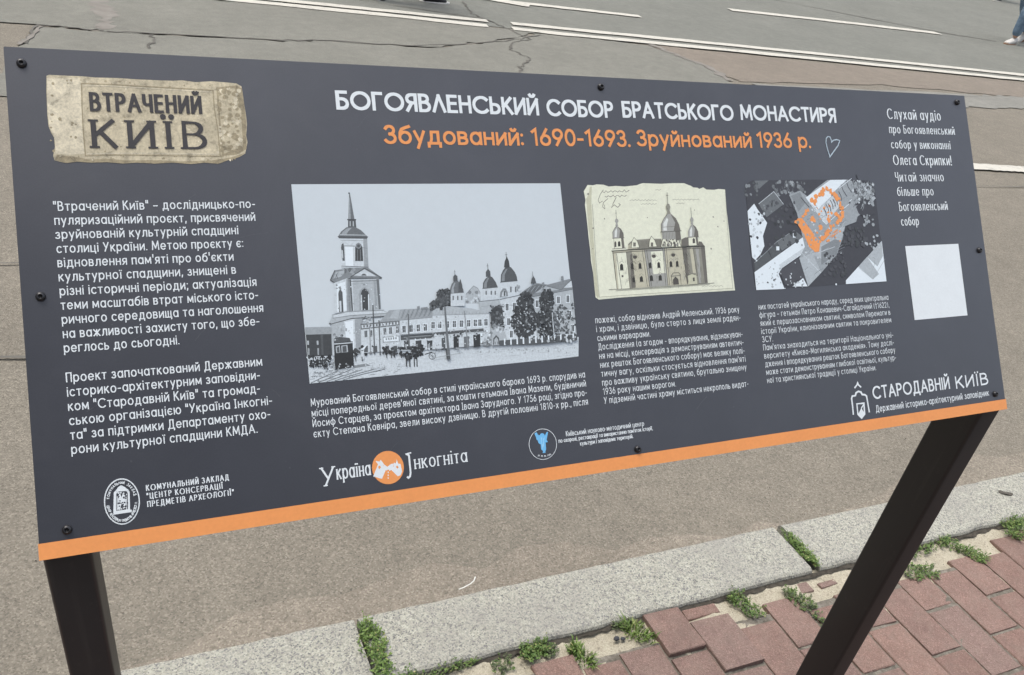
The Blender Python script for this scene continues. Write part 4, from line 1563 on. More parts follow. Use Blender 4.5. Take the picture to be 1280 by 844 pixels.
s k5 3 9155,2206 106,-30
s k8 4 9005,2179 119,-45
s k6 4 8780,2240 50,-31
s k4 3 8738,1921 48,-18
s k8 3 9242,1562 44,-34
s k6 3 9374,1579 85,-27
s k4 3 9134,1583 58,-57
s k6 3 8878,2352 69,-63
s k5 4 8769,1805 111,-70
s k4 3 9362,1826 116,-48
s k4 4 8690,2406 54,-36
s k6 3 8654,2409 107,-67
s k4 4 9301,2135 77,-42
s k6 4 9261,2150 127,-55
s k4 4 8828,1759 85,-23
s k8 4 9425,1674 47,-33
s k5 3 9049,1526 89,-42
s k6 4 8766,1800 127,-66
s k6 3 9310,1983 80,-23
s k6 3 8963,1749 123,-49
s k5 3 9298,1694 119,-29
s k6 4 8816,2175 82,-55
s k5 4 8911,2424 81,-22
s k6 4 9316,1940 80,-18
s k4 4 8962,1611 130,-32
s k5 4 9082,1542 51,-75
s k4 4 8839,1714 91,-32
s k5 3 9425,1506 132,-53
s k5 4 8840,1588 58,-63
s k8 4 9350,1896 71,-49
s k4 4 9071,1571 112,-75
s k4 4 8981,2286 102,-46
s k6 3 8796,2163 135,-69
s k6 3 9046,1848 73,-40
s k8 3 8710,2218 92,-64
s k5 3 9153,2252 57,-36
s k8 3 9394,1854 68,-69
s k8 3 8976,2140 42,-42
s k4 4 8805,1984 121,-70
s k8 3 9311,1882 69,-65
s k5 4 9211,2269 42,-36
s k6 3 9287,2167 111,-35
s k4 4 8832,2471 103,-53
s k4 3 8821,2197 125,-40
s k6 3 8891,2050 105,-22
s k6 4 9005,2286 49,-72
s k5 4 9219,2226 125,-44
s k5 3 9142,1591 60,-50
s k5 4 9306,1518 113,-60
s k6 4 8889,2061 94,-23
s k8 4 8821,2362 40,-29
s k8 3 8995,1926 51,-28
s k4 3 9082,1487 123,-35
s k5 4 9066,2180 87,-28
s k4 3 9253,1629 63,-61
s k5 4 9063,1741 90,-42
s k8 4 9054,1574 88,-48
c k5|k8|k7|k5 50/7/20/0 8773,1515 683,9 -798,738
c k8|k7 26/9/23/0 7915,1639 258,4 -340,567
c k8|k7|k8 40/7/16/0 7945,2233 836,33 -891,346
c d1|k2|d1|k1 50/12/34/0 8216,1508 483,6 -568,573
c d1|k2|d1 60/13/36/0 9401,1867 419,11 -461,250
c d1|k2|d1 40/13/30/0 9042,2197 381,14 -431,302
c k6|k8|k5|d1 60/8/24/0 9605,1247 426,1 -477,318
p orange 0 8665,1741 80,-9 181,243 64,101 -33,98 -63,8 -89,-72 -71,-180 -69,-111
b orange 42 8945,1510
b orange 22 8957,1485
b orange 36 9020,1451
b orange 27 9022,1451
b orange 39 9087,1429
b orange 34 9120,1397
b orange 29 9140,1387
b orange 41 9156,1366
b orange 30 9210,1350
b orange 19 9228,1373
b orange 29 9276,1377
b orange 31 9277,1411
b orange 38 9335,1433
b orange 42 9336,1435
b orange 18 9374,1451
b orange 42 9368,1484
b orange 22 9409,1489
b orange 19 9413,1540
b orange 31 9402,1578
b orange 25 9443,1611
b orange 21 9418,1631
b orange 30 9432,1668
b orange 23 9412,1685
b orange 38 9425,1717
b orange 18 9411,1747
b orange 38 9374,1767
b orange 33 9323,1802
b orange 26 9324,1811
b orange 24 9259,1841
b orange 19 9253,1843
b orange 27 9205,1858
b orange 26 9202,1896
b orange 30 9159,1914
b orange 30 9135,1935
b orange 20 9100,1945
b orange 16 9041,1986
b orange 21 9031,1996
b orange 27 8995,2044
b orange 34 8659,1788
b orange 27 8637,1783
b orange 26 8861,1636
b orange 27 8824,1650
b orange 28 8809,1685
b orange 26 8767,1713
b orange 40 8993,1536
b orange 39 9003,1530
b orange 36 9316,1694
b orange 29 9338,1707
b orange 33 9357,1729
b orange 32 9183,1777
b orange 29 9179,1759
b orange 38 9027,1860
b orange 33 9019,1877
b orange 40 8911,1755
b orange 38 8929,1765
b k6 21 8800,1952
b k6 20 8990,1869
b k6 15 8838,1968
b k6 20 8755,2020
b k6 15 8693,2083
b k6 23 8737,1968
b k6 15 8951,1957
b k6 16 8909,2108
b k6 26 8736,1956
b k6 28 8931,1866
b k6 14 8915,1976
b k6 17 8858,2020
b k6 23 8763,1818
b k6 15 8962,2056
b k6 19 8926,2022
b k6 15 8834,2088
p orange 0 9000,2017 135,-86 33,31 -128,86
p orange 0 8867,2032 123,44 -33,102 -76,5
b orange 16 9114,2047
b orange 12 9042,1754
b orange 22 9225,1584
b orange 21 9035,1689
b orange 14 8991,1994
b orange 14 9188,1800
b orange 23 9245,1679
b orange 17 9396,1621
b orange 18 8963,1930
b orange 16 9332,1776
b orange 11 9187,1838
b orange 13 9178,1671
b orange 15 9220,1735
b orange 23 9132,1609
b orange 20 9140,2036
b orange 14 9329,2049
b orange 15 8895,1985
b orange 14 9079,1649
b orange 14 9227,1981
b orange 13 8929,1716
b orange 16 9020,1603
b orange 13 9198,1665
b orange 10 9049,1580
b orange 19 9187,1716
b orange 17 9349,1924
b orange 10 9264,2004
s orange 6 9190,1996 73,-42
s orange 6 9153,2000 73,-42
s orange 6 9197,2002 74,-42
s orange 6 9244,1951 73,-43
s orange 6 9110,1993 73,-42
s orange 6 9092,1945 73,-42
s orange 6 9094,1920 72,-42
s orange 6 9237,1976 74,-42
s orange 6 9067,2017 72,-42
s orange 6 9219,1945 73,-43
s orange 6 9087,1942 73,-42
s orange 6 9241,1937 74,-42
b e3 30 8669,1790
p k9 0 8991,1558 116,-99 159,-39 7,41 -185,118 -58,49
b orange 35 9139,1419
b orange 21 9127,1442
s d0 10 9121,1612 28,52 2,49
s d0 10 9207,1553 27,52 3,49
s d0 10 9293,1493 28,53 2,49
@stone
p stone 0 323,256 19,-10 155,2 111,-1 111,7 190,-4 154,6 197,0 119,-1 82,-8 121,13 145,-16 146,7 84,6 44,28 2,80 7,79 8,103 4,113 -18,114 7,68 -30,114 -63,37 -107,32 -86,34 -122,-10 -123,14 -160,-13 -159,10 -154,-8 -116,9 -132,-12 -131,5 -110,-8 -92,13 -89,-24 -9,-42 20,-83 -2,-84 -19,-42 -17,-62 -4,-104 4,-126 3,-105
p stone2 0 340,1031 18,-48 90,13 109,12 36,17 168,-10 170,16 233,-6 237,12 265,-11 168,-28 139,-46 -55,41 -107,32 -86,34 -122,-10 -123,14 -160,-13 -159,10 -154,-8 -116,9 -132,-12 -131,5 -110,-8 -92,13
p stone3 0 324,281 264,-16 11,280 -17,425 -133,12 -98,-10 1,-125 -29,-104 -14,-126
p stone2 0 1764,306 191,-31 49,32 12,262 -19,342 -98,57 -137,13 -1,-247
p stone 0 1782,339 150,-36 47,199 -14,386 -180,70 -9,-224
b stone2 13 1858,326
b stone2 21 1882,801
b stone2 15 1955,423
b stone2 27 1916,813
b stone2 18 1759,923
b stone2 15 1974,601
b stone2 27 1846,893
b stone2 13 1978,469
b stone2 18 1810,689
b stone3 10 1816,671
b stone2 20 1887,468
b stone2 18 1842,905
b stone2 23 1896,770
b stone2 23 1775,528
b stone3 17 1761,734
b stone3 16 1830,639
b stone2 26 1828,913
b stone2 16 1929,734
b stone2 26 1797,320
b stone3 23 1945,635
b stone3 17 1950,363
b stone2 21 1935,894
b stone3 21 1844,776
b stone3 23 1927,464
b stone2 17 1917,784
b stone2 12 1790,487
b stone3 11 1869,313
b stone2 13 1933,345
b stone3 19 1968,328
b stone2 27 1775,469
b stone2 16 1985,317
b stone2 27 1838,401
b stone2 13 1883,662
b stone3 19 1788,808
b stone3 15 1834,586
b stone2 26 1859,941
b stone2 15 1971,459
b stone2 13 1946,614
b stone2 20 1757,876
b stone3 23 1978,330
b stone2 13 1859,396
b stone2 25 1938,512
b stone2 20 1920,469
b stone2 27 1877,938
b stone3 12 1764,858
b stone2 23 1784,372
b stone3 14 1893,637
b stone3 15 1930,422
b stone3 21 1919,867
b stone2 15 1913,789
b stone2 18 1788,857
b stone3 18 1929,652
b stone3 15 1732,946
b stone2 14 1781,514
b stone2 18 1778,468
b stone2 14 1803,905
b stone2 19 1876,358
b stone2 26 1921,369
b stone3 22 1933,459
b stone2 26 1942,573
b stone2 14 1958,414
b stone2 15 1837,847
b stone2 25 1984,432
b stone3 12 1771,698
b stone2 24 1925,805
b stone2 26 1843,681
b stone2 13 1805,597
b stone2 17 1779,318
b stone2 25 1876,345
b stone2 20 1796,603
b stone2 11 1832,848
b stone3 24 1826,658
b stone3 25 1945,820
b stone2 19 1859,614
b stone3 23 1921,496
b stone3 11 1937,667
b stone2 12 1833,746
b stone3 22 1769,770
b stone3 25 1931,422
b stone2 15 1885,584
b stone2 22 1812,763
b stone3 20 1806,334
b stone2 19 1919,687
b stone2 24 1871,519
b stone2 24 1875,580
b stone2 25 1834,341
b stone2 26 1974,478
b stone2 11 1791,484
b stone3 21 1803,744
b stone2 26 1784,907
b stone3 16 431,398
b stone2 15 521,820
b stone3 12 591,388
b stone3 12 378,663
b stone3 9 472,876
b stone2 13 337,947
b stone3 15 444,673
b stone2 16 403,653
b stone2 8 489,320
b stone2 14 503,688
b stone3 12 574,613
b stone2 11 328,733
b stone2 10 320,853
b stone2 16 368,328
b stone2 10 485,296
b stone2 15 355,437
b stone2 7 338,680
b stone3 11 424,827
b stone3 12 554,361
b stone2 11 481,815
b stone2 9 497,706
b stone3 16 397,612
b stone2 9 530,700
b stone3 9 482,563
b stone3 15 365,730
b stone3 14 563,760
b stone2 15 344,614
b stone2 7 413,669
b stone3 9 560,597
b stone3 10 503,372
b stone2 6 1605,991
b stone2 8 698,1032
b stone3 7 658,1003
b stone2 8 1234,1014
b stone2 11 812,1023
b stone2 6 1761,992
b stone3 9 1704,982
b stone2 6 436,1007
b stone3 6 650,994
b stone3 14 1589,1014
b stone2 8 1881,1011
b stone3 8 971,284
b stone3 8 1887,308
b stone3 9 386,995
b stone2 11 1473,995
b stone3 12 647,296
b stone2 8 1356,990
b stone2 11 1005,290
b stone2 10 1477,296
b stone2 11 882,985
b stone2 10 1246,1008
b stone2 9 1710,287
b stone3 13 904,985
b stone3 10 593,300
b stone2 13 497,1023
b stone2 7 850,303
b stone2 8 1855,1018
b stone2 13 801,285
b stone3 6 740,313
b stone2 12 518,290
b stone2 11 1633,1022
b stone2 13 1770,978
b stone2 10 1347,312
b stone2 9 796,1010
b stone2 9 1339,989
b stone3 12 1836,1022
b stone2 10 901,996
b stone2 7 1044,303
b stone2 11 1659,983
b stone2 13 919,284
b stone2 10 1695,988
b stone2 8 1601,282
b stone3 12 1515,979
b stone3 8 644,1029
b stone2 12 597,1030
b stone2 8 532,996
b stone3 8 1488,727
b stone2 8 1570,527
b stone3 5 943,810
b stone3 12 1657,429
b stone2 9 922,660
b stone2 8 1349,461
b stone2 10 886,901
b stone2 10 936,624
b stone3 8 914,674
b stone3 9 1098,648
b stone3 11 967,350
b stone2 8 950,387
b stone3 5 1135,406
b stone3 4 776,861
b stone3 9 1555,665
b stone3 8 1345,919
b stone3 9 661,584
b stone3 8 1384,562
b stone3 6 950,509
b stone3 6 1190,938
b stone3 9 1018,812
b stone3 8 796,614
b stone3 10 1460,858
b stone3 11 723,618
b stone3 5 989,461
b stone2 10 1518,921
b stone2 11 759,704
b stone3 6 1582,620
b stone3 6 1314,345
b stone2 12 965,856
b stone2 8 853,700
b stone2 5 762,662
b stone3 6 716,677
b stone3 10 792,679
b stone2 11 1491,579
b stone2 9 753,948
b stone2 6 763,829
b stone3 9 1574,591
b stone2 7 677,750
b stone3 5 1113,433
b stone3 9 1565,841
b stone3 8 978,915
b stone3 10 974,831
b stone2 11 1011,471
b stone3 11 1260,759
b stone3 9 786,600
b stone2 10 633,549
b stone2 11 1372,508
b stone3 6 1281,593
b stone3 6 1594,449
b stone3 6 1502,747
b stone2 8 664,417
b stone2 10 1091,518
b stone2 6 734,721
b stone3 8 1302,709
b stone3 7 1110,511
b stone3 9 1521,763
b stone3 6 1188,558
b stone2 5 1221,460
b stone3 8 660,874
s stone2 10 600,315 229,-1 269,6 276,6 359,8 -2,176 16,224 1,251 -343,-1 -316,-2 -268,-2 -233,11 -3,-233 6,-255 9,-188
s stone3 7 613,332 253,-2 507,14 337,9
s stone3 7 604,970 487,-9 633,4
@heart
s chalk 14 9341,925 -22,-86 -16,-101 13,-58 32,-26 35,5 15,39 -1,32 36,-27 59,-10 51,12 -39,68 -87,81 -85,81
@sticker
p white 0 10466,2157 1010,1 -5,1016 -1006,-1
@oval
p white 0 813,4164 -4,32 -8,30 -11,28 -14,26 -16,22 -19,18 -21,14 -22,9 -22,4 -23,-1 -22,-7 -22,-11 -19,-15 -18,-20 -16,-23 -13,-27 -10,-29 -6,-30 -3,-32 0,-32 4,-32 7,-30 11,-28 14,-26 16,-22 18,-18 21,-14 21,-9 23,-5 23,1 22,6 22,10 20,16 18,19 16,24 13,26 10,30 7,31 3,32
p board 0 803,4162 -4,30 -7,29 -11,27 -12,24 -16,21 -17,18 -20,13 -20,8 -21,4 -21,-1 -21,-6 -20,-10 -18,-15 -17,-19 -15,-22 -12,-25 -9,-27 -6,-29 -3,-30 1,-31 4,-29 6,-29 10,-27 13,-24 15,-21 18,-17 19,-14 20,-9 21,-4 21,1 21,5 20,10 19,15 17,18 15,22 12,26 9,27 6,30 3,30
p white 0 592,4229 16,-177 17,-16 22,-27 25,-14 26,21 30,31 7,19 -7,157 15,5 -5,15 -144,4
p board 0 616,4217 11,-152 33,-23 40,1 20,29 -8,145
p white 0 629,4208 11,-108 18,-30 10,34 10,-31 19,18 5,40 -9,70 -20,5 -8,-58 -16,63
s white 6 635,4066 -10,146
s white 6 651,4069 -11,145
s white 6 710,4078 -10,146
c white|board 30/6/10/0 632,4055 91,13 -102,139
p white 0 625,4036 49,-23 54,34 -4,8 -96,-7
s white 5 583,4245 163,-1
@disk
p orange 0 3254,4190 -5,25 -8,25 -12,22 -16,21 -18,17 -21,14 -23,11 -25,6 -25,3 -25,-2 -25,-5 -24,-10 -23,-13 -20,-17 -17,-19 -14,-22 -11,-24 -8,-25 -3,-25 0,-26 5,-26 8,-24 12,-23 15,-20 18,-17 21,-15 23,-10 24,-7 25,-3 25,1 26,5 24,10 22,13 21,16 18,20 14,22 12,24 7,25 3,26
p white 0 2935,4234 59,-111 -21,-38 40,12 12,-17 25,41 -7,23 30,33 -52,93 -24,-8
p white 0 3122,4179 31,-10 4,-43 18,12 14,-41 10,44 24,8 7,78 -18,34 -30,7 -61,-75
p white 0 3045,4121 40,38 41,-23 30,-1 -15,56 -56,16 -35,-38
p orange 0 3082,4188 19,2 -3,138 -43,-6
p white 0 3085,4207 10,2 -2,14 -9,-2
p white 0 3082,4235 10,2 -1,14 -10,-1
p white 0 3080,4264 9,1 -1,14 -10,-1
p orange 0 2991,4147 19,-12 12,21 -21,16
p orange 0 3172,4171 16,-12 13,21 -16,12
@angel
p white 0 4975,4168 -4,24 -8,22 -11,22 -14,19 -16,17 -19,15 -20,12 -23,8 -23,6 -23,2 -24,-2 -23,-5 -22,-8 -21,-11 -20,-14 -17,-16 -14,-19 -12,-21 -9,-22 -5,-23 -3,-24 1,-23 5,-24 7,-22 11,-21 13,-19 16,-18 19,-14 20,-12 22,-9 23,-6 24,-2 23,1 24,4 22,8 22,11 19,14 17,17 15,18 12,21 9,23 6,23 2,24
p board 0 4969,4167 -4,23 -7,22 -11,21 -13,18 -16,17 -18,14 -20,12 -21,8 -23,5 -22,2 -23,-1 -23,-5 -21,-8 -20,-10 -19,-14 -16,-16 -14,-18 -12,-20 -8,-21 -6,-23 -2,-23 1,-23 4,-22 8,-22 10,-20 13,-19 15,-17 18,-14 20,-11 21,-9 22,-6 23,-2 23,1 22,5 22,7 20,11 19,13 17,16 14,18 12,21 9,21 5,23 2,23
p blue 0 4722,4021 28,-11 15,31 20,5 11,-15 18,-3 20,8 9,23 25,-35 19,-3 -14,42 -14,44 10,18 -1,8 -24,0 -3,73 -11,23 1,13 -35,-1 8,-18 -22,-25 3,-51 -25,-17 -5,-28 -14,-12 -5,-33
p blue2 0 4792,4066 16,13 -11,67 12,4 14,-69 18,-3 -16,33 -3,52 -25,37 -3,-52
s white 5 4740,4271 2,-14 14,2
s white 5 4756,4259 -1,14
s white 5 4776,4281 2,-14 14,2
s white 5 4792,4269 -1,14
s white 5 4813,4286 1,-14 15,1
s white 5 4829,4273 -2,15
s white 5 4853,4283 2,-14 15,2
s white 5 4870,4271 -2,14
s white 5 4875,4278 2,-15 15,2
s white 5 4892,4265 -2,15
@shield
s white 22 9193,4316 5,-113 -1,-98 18,-27 51,-3 19,-34 43,-14 38,14 16,33 46,8 24,20 6,90 7,123
s white 20 9268,3979 58,-46 54,47
p white 0 9311,3924 22,-29 15,32 -23,14
p white 0 9263,4176 142,2 -11,156 -71,54 -64,-64
p board 0 9284,4192 44,2 4,60 -38,42 -16,14
p board 0 9378,4222 -6,78 -27,-45
p board 0 9294,4195 88,2 -52,46"""
LABELS = {'square': ('printed_photograph', 'black and white photograph of a square with a bell tower'), 'engraving': ('printed_engraving', 'cream drawing of a three-domed church'), 'aerial': ('printed_aerial_view', 'grey aerial view with an orange outline'),
          'stone': ('printed_stone', 'picture of a sandstone block with carved words'), 'heart': ('chalk_heart', 'thin pale heart drawn by hand'), 'sticker': ('white_square', 'blank white square'), 'oval': ('oval_emblem', 'white oval emblem'), 'disk': ('orange_disk', 'orange disk with white fortress outlines'),
          'angel': ('angel_roundel', 'blue winged figure in a thin white ring'), 'shield': ('dome_mark', 'white dome outline over a small shield')}
prints = {}
def circle_blob(x, y, r):
    return [(x+r*random.uniform(.6, 1.2)*math.cos(6.2832*i/7), y+r*random.uniform(.6, 1.2)*math.sin(6.2832*i/7)) for i in range(7)]
cur = None
for line in ART.split('\n'):
    if line.startswith('@'): cur = prints.setdefault(line[1:], Print()); continue
    p = line.split(' '); k, c, wd = p[0], p[1], p[2]; x = y = 0; pts = []
    for q in p[3:]:
        a, b = q.split(','); x += int(a); y += int(b); pts.append((x*1e-4, -y*1e-4))
    if k == 'p': cur.poly(c, pts)
    elif k == 's': cur.stroke(c, pts, int(wd)*.5e-4)
    elif k == 'b': cur.poly(c, circle_blob(*pts[0], int(wd)*1e-4))
    elif k == 'c':
        n_, ra, rb, ell = (int(t) for t in wd.split('/')); cs = c.split('|')
        for _ in range(n_):
            while True:
                a, b = random.random(), random.random()
                if not ell or (2*a-1)**2+(2*b-1)**2 < 1: break
            cur.poly(random.choice(cs), circle_blob(pts[0][0]+a*(pts[1][0]-pts[0][0])+b*(pts[2][0]-pts[0][0]), pts[0][1]+a*(pts[1][1]-pts[0][1])+b*(pts[2][1]-pts[0][1]), random.uniform(ra, rb)*1e-4))

# --- a drawn alphabet: every letter is a few pen strokes (cap height 1, x-height .7)
def arc(cx, cy, rx, ry, a0, a1, n=9): return [(cx+rx*math.cos(R(a0+(a1-a0)*i/n)), cy+ry*math.sin(R(a0+(a1-a0)*i/n))) for i in range(n+1)]
def ring(cx, cy, rx, ry, n=18): return ['o']+[(cx+rx*math.cos(6.28318*i/n), cy+ry*math.sin(6.28318*i/n)) for i in range(n)]
def dot(x, y): return ['.', (x, y)]
G = {}
def gl(ch, wd, *st): G[ch] = (wd, [list(s) for s in st])
gl('А', .72, [(0, 0), (.36, 1)], [(.36, 1), (.72, 0)], [(.13, .33), (.59, .33)])
gl('Б', .52, [(.47, 1), (0, 1), (0, 0)]+arc(.24, .29, .28, .29, -90, 90)+[(0, .58)])
gl('В', .54, [(0, 0), (0, 1)]+arc(.24, .77, .22, .23, 90, -90)+[(0, .54)], [(.05, .54)]+arc(.27, .27, .27, .27, 90, -90)+[(0, 0)])
gl('Г', .44, [(0, 0), (0, 1), (.44, 1)])
gl('Ґ', .44, [(0, 0), (0, 1), (.44, 1), (.44, 1.18)])
gl('Д', .72, [(0, -.2), (0, 0), (.72, 0), (.72, -.2)], [(.09, 0), (.17, .3), (.2, 1), (.6, 1), (.6, 0)])
gl('Е', .46, [(.46, 1), (0, 1), (0, 0), (.46, 0)], [(0, .53), (.42, .53)])
gl('Є', .70, arc(.46, .5, .46, .5, 52, 308, 14), [(.02, .51), (.48, .51)])
gl('Ж', .86, [(.43, 0), (.43, 1)], [(0, 1), (.40, .52)], [(.40, .52), (0, 0)], [(.86, 1), (.46, .52)], [(.46, .52), (.86, 0)])
gl('З', .50, arc(.22, .76, .23, .24, 155, -90, 12), arc(.22, .265, .28, .265, 90, -150, 12))
gl('И', .58, [(0, 0), (0, 1)], [(.58, 0), (.58, 1)], [(0, .02), (.58, .98)])
gl('І', 0, [(0, 0), (0, 1)]); gl('Ї', .1, [(.05, 0), (.05, 1)], dot(-.06, 1.2), dot(.16, 1.2))
gl('Й', .58, [(0, 0), (0, 1)], [(.58, 0), (.58, 1)], [(0, .02), (.58, .98)], arc(.29, 1.34, .15, .15, 200, 340, 7))
gl('К', .54, [(0, 0), (0, 1)], [(.50, 1), (.02, .44)], [(.16, .58), (.54, 0)])
gl('Л', .60, [(0, .01), (.09, .05), (.14, .3), (.17, 1), (.60, 1), (.60, 0)])
gl('Λ', .64, [(0, 0), (.32, 1)], [(.32, 1), (.64, 0)])
gl('М', .80, [(0, 0), (.06, 1)], [(.06, 1), (.40, .18)], [(.40, .18), (.74, 1)], [(.74, 1), (.80, 0)])
gl('Н', .58, [(0, 0), (0, 1)], [(.58, 0), (.58, 1)], [(0, .53), (.58, .53)])
gl('О', .96, ring(.48, .5, .48, .5, 24)); gl('П', .56, [(0, 0), (0, 1), (.56, 1), (.56, 0)])
gl('Р', .50, [(0, 0), (0, 1)]+arc(.23, .74, .27, .26, 90, -90)+[(0, .48)])
gl('С', .82, arc(.48, .5, .48, .5, 47, 313, 16)); gl('Т', .54, [(0, 1), (.54, 1)], [(.27, 0), (.27, 1)])
gl('У', .58, [(0, 1), (.30, .36)], [(.58, 1), (.14, 0)]); gl('Ф', .84, [(.42, -.04), (.42, 1.04)], ring(.42, .52, .42, .3))
gl('Х', .58, [(0, 0), (.58, 1)], [(0, 1), (.58, 0)]); gl('Ц', .62, [(0, 1), (0, 0), (.62, 0), (.62, -.2)], [(.54, 0), (.54, 1)])
gl('Ч', .5, [(.5, 0), (.5, 1)], [(0, 1), (0, .62)]+arc(.2, .62, .2, .2, 180, 270, 5)+[(.5, .44)])
gl('Ш', .78, [(0, 1), (0, 0), (.78, 0), (.78, 1)], [(.39, 0), (.39, 1)]); gl('Щ', .84, [(0, 1), (0, 0), (.84, 0), (.84, -.2)], [(.39, 0), (.39, 1)], [(.78, 0), (.78, 1)])
gl('Ь', .5, [(0, 1), (0, 0)]+arc(.23, .28, .27, .28, -90, 90)+[(0, .56)]); gl('Ю', 1.1, [(0, 0), (0, 1)], [(0, .52), (.26, .52)], ring(.68, .5, .42, .5, 20))
gl('Я', .50, [(.50, 0), (.50, 1)]+arc(.27, .74, .27, .26, 90, 270)+[(.50, .48)], [(.27, .48), (.0, 0)])
h = .7
gl('а', .56, ring(.28, .35, .28, .35), [(.56, 0), (.56, .7)]); gl('б', .58, ring(.29, .33, .29, .33), [(0, .33), (.03, .62), (.14, .84), (.30, .92), (.54, 1.0)])
gl('в', .46, [(0, 0), (0, .7)]+arc(.22, .535, .2, .165, 90, -90)+[(0, .37)], [(.04, .37)]+arc(.25, .185, .21, .185, 90, -90)+[(0, 0)])
gl('г', .40, [(0, 0), (0, .7), (.40, .7)]); gl('д', .64, [(0, -.2), (0, 0), (.64, 0), (.64, -.2)], [(.09, 0), (.16, .25), (.18, .7), (.54, .7), (.54, 0)])
gl('е', .58, [(.02, .35), (.58, .35)], arc(.29, .35, .29, .35, 0, 318, 16)); gl('є', .5, arc(.29, .35, .29, .35, 48, 312, 12), [(.02, .35), (.38, .35)])
gl('ж', .74, [(.37, 0), (.37, .7)], [(0, .7), (.35, .36)], [(.35, .36), (0, 0)], [(.74, .7), (.39, .36)], [(.39, .36), (.74, 0)])
gl('з', .42, arc(.2, .53, .19, .17, 150, -90, 9), arc(.2, .185, .23, .185, 90, -150, 9))
gl('и', .5, [(0, 0), (0, .7)], [(.5, 0), (.5, .7)], [(0, .02), (.5, .68)]); gl('і', 0, [(0, 0), (0, .7)], dot(0, .95)); gl('ї', .1, [(.05, 0), (.05, .7)], dot(-.06, .92), dot(.16, .92))
gl('й', .5, [(0, 0), (0, .7)], [(.5, 0), (.5, .7)], [(0, .02), (.5, .68)], arc(.25, 1.02, .13, .14, 200, 340, 7))
gl('к', .46, [(0, 0), (0, .7)], [(.43, .7), (.02, .31)], [(.14, .42), (.46, 0)]); gl('л', .52, [(0, .01), (.08, .04), (.13, .2), (.16, .7), (.52, .7), (.52, 0)])
gl('м', .66, [(0, 0), (0.02, .7)], [(.02, .7), (.33, .12)], [(.33, .12), (.64, .7)], [(.64, .7), (.66, 0)]); gl('н', .48, [(0, 0), (0, .7)], [(.48, 0), (.48, .7)], [(0, .36), (.48, .36)])
gl('о', .58, ring(.29, .35, .29, .35)); gl('п', .48, [(0, 0), (0, .7), (.48, .7), (.48, 0)]); gl('р', .56, [(0, -.28), (0, .7)], ring(.28, .35, .28, .35))
gl('с', .5, arc(.29, .35, .29, .35, 48, 312, 12)); gl('т', .46, [(0, .7), (.46, .7)], [(.23, 0), (.23, .7)]); gl('у', .5, [(0, .7), (.26, .06)], [(.5, .7), (.14, -.28)])
gl('ф', .84, [(.42, -.28), (.42, .98)], ring(.42, .35, .42, .35)); gl('х', .48, [(0, 0), (.48, .7)], [(0, .7), (.48, 0)]); gl('ц', .54, [(0, .7), (0, 0), (.54, 0), (.54, -.2)], [(.47, 0), (.47, .7)])
gl('ч', .44, [(.44, 0), (.44, .7)], [(0, .7), (0, .45)]+arc(.16, .45, .16, .15, 180, 270, 5)+[(.44, .3)]); gl('ш', .68, [(0, .7), (0, 0), (.68, 0), (.68, .7)], [(.34, 0), (.34, .7)])
gl('щ', .74, [(0, .7), (0, 0), (.74, 0), (.74, -.2)], [(.34, 0), (.34, .7)], [(.68, 0), (.68, .7)]); gl('ь', .44, [(0, .7), (0, 0)]+arc(.22, .2, .22, .2, -90, 90)+[(0, .4)])
gl('ю', .8, [(0, 0), (0, .7)], [(0, .36), (.24, .36)], ring(.52, .35, .28, .35)); gl('я', .44, [(.44, 0), (.44, .7)]+arc(.22, .5, .22, .2, 90, 270)+[(.44, .3)], [(.24, .3), (0, 0)])
gl('ґ', .4, [(0, 0), (0, .7), (.40, .7), (.40, .86)])
gl('0', .56, ring(.28, .5, .28, .5)); gl('1', .3, [(.02, .84), (.24, 1), (.24, 0)]); gl('2', .54, arc(.26, .71, .25, .29, 170, -35, 9)+[(0, 0), (.54, 0)]); gl('3', .5, arc(.23, .76, .23, .24, 155, -90, 12), arc(.23, .265, .27, .265, 90, -150, 12))
gl('4', .6, [(.46, 0), (.46, 1), (0, .28), (.6, .28)]); gl('5', .5, [(.46, 1), (.1, 1), (.05, .54)]+arc(.22, .32, .28, .32, 110, -145, 11)); gl('6', .56, ring(.28, .3, .28, .3), [(.04, .42), (.38, 1)]); gl('7', .5, [(0, 1), (.5, 1), (.16, 0)])
gl('8', .54, ring(.27, .755, .23, .245), ring(.27, .26, .27, .26)); gl('9', .56, ring(.28, .7, .28, .3), [(.52, .58), (.18, 0)])
gl('.', .02, dot(0, .02)); gl(',', .06, [(.05, .06), (0, -.16)]); gl(':', .02, dot(0, .06), dot(0, .62)); gl(';', .06, dot(.04, .62), [(.05, .06), (0, -.16)]); gl('-', .28, [(0, .38), (.28, .38)]); gl('–', .46, [(0, .38), (.46, .38)])
gl('!', .02, [(0, .3), (0, 1)], dot(0, .02)); gl('"', .2, [(0, 1.04), (0, .74)], [(.2, 1.04), (.2, .74)]); gl("'", 0, [(0, 1.04), (0, .74)]); gl('(', .2, arc(.3, .42, .3, .62, 130, 230, 7)); gl(')', .2, arc(-.1, .42, .3, .62, 50, -50, 7))
gl('«', .44, [(.2, .6), (0, .34), (.2, .08)], [(.44, .6), (.24, .34), (.44, .08)]); gl('»', .44, [(0, .6), (.2, .34), (0, .08)], [(.24, .6), (.44, .34), (.24, .08)]); gl('†', .4, [(.2, -.1), (.2, 1)], [(0, .7), (.4, .7)])

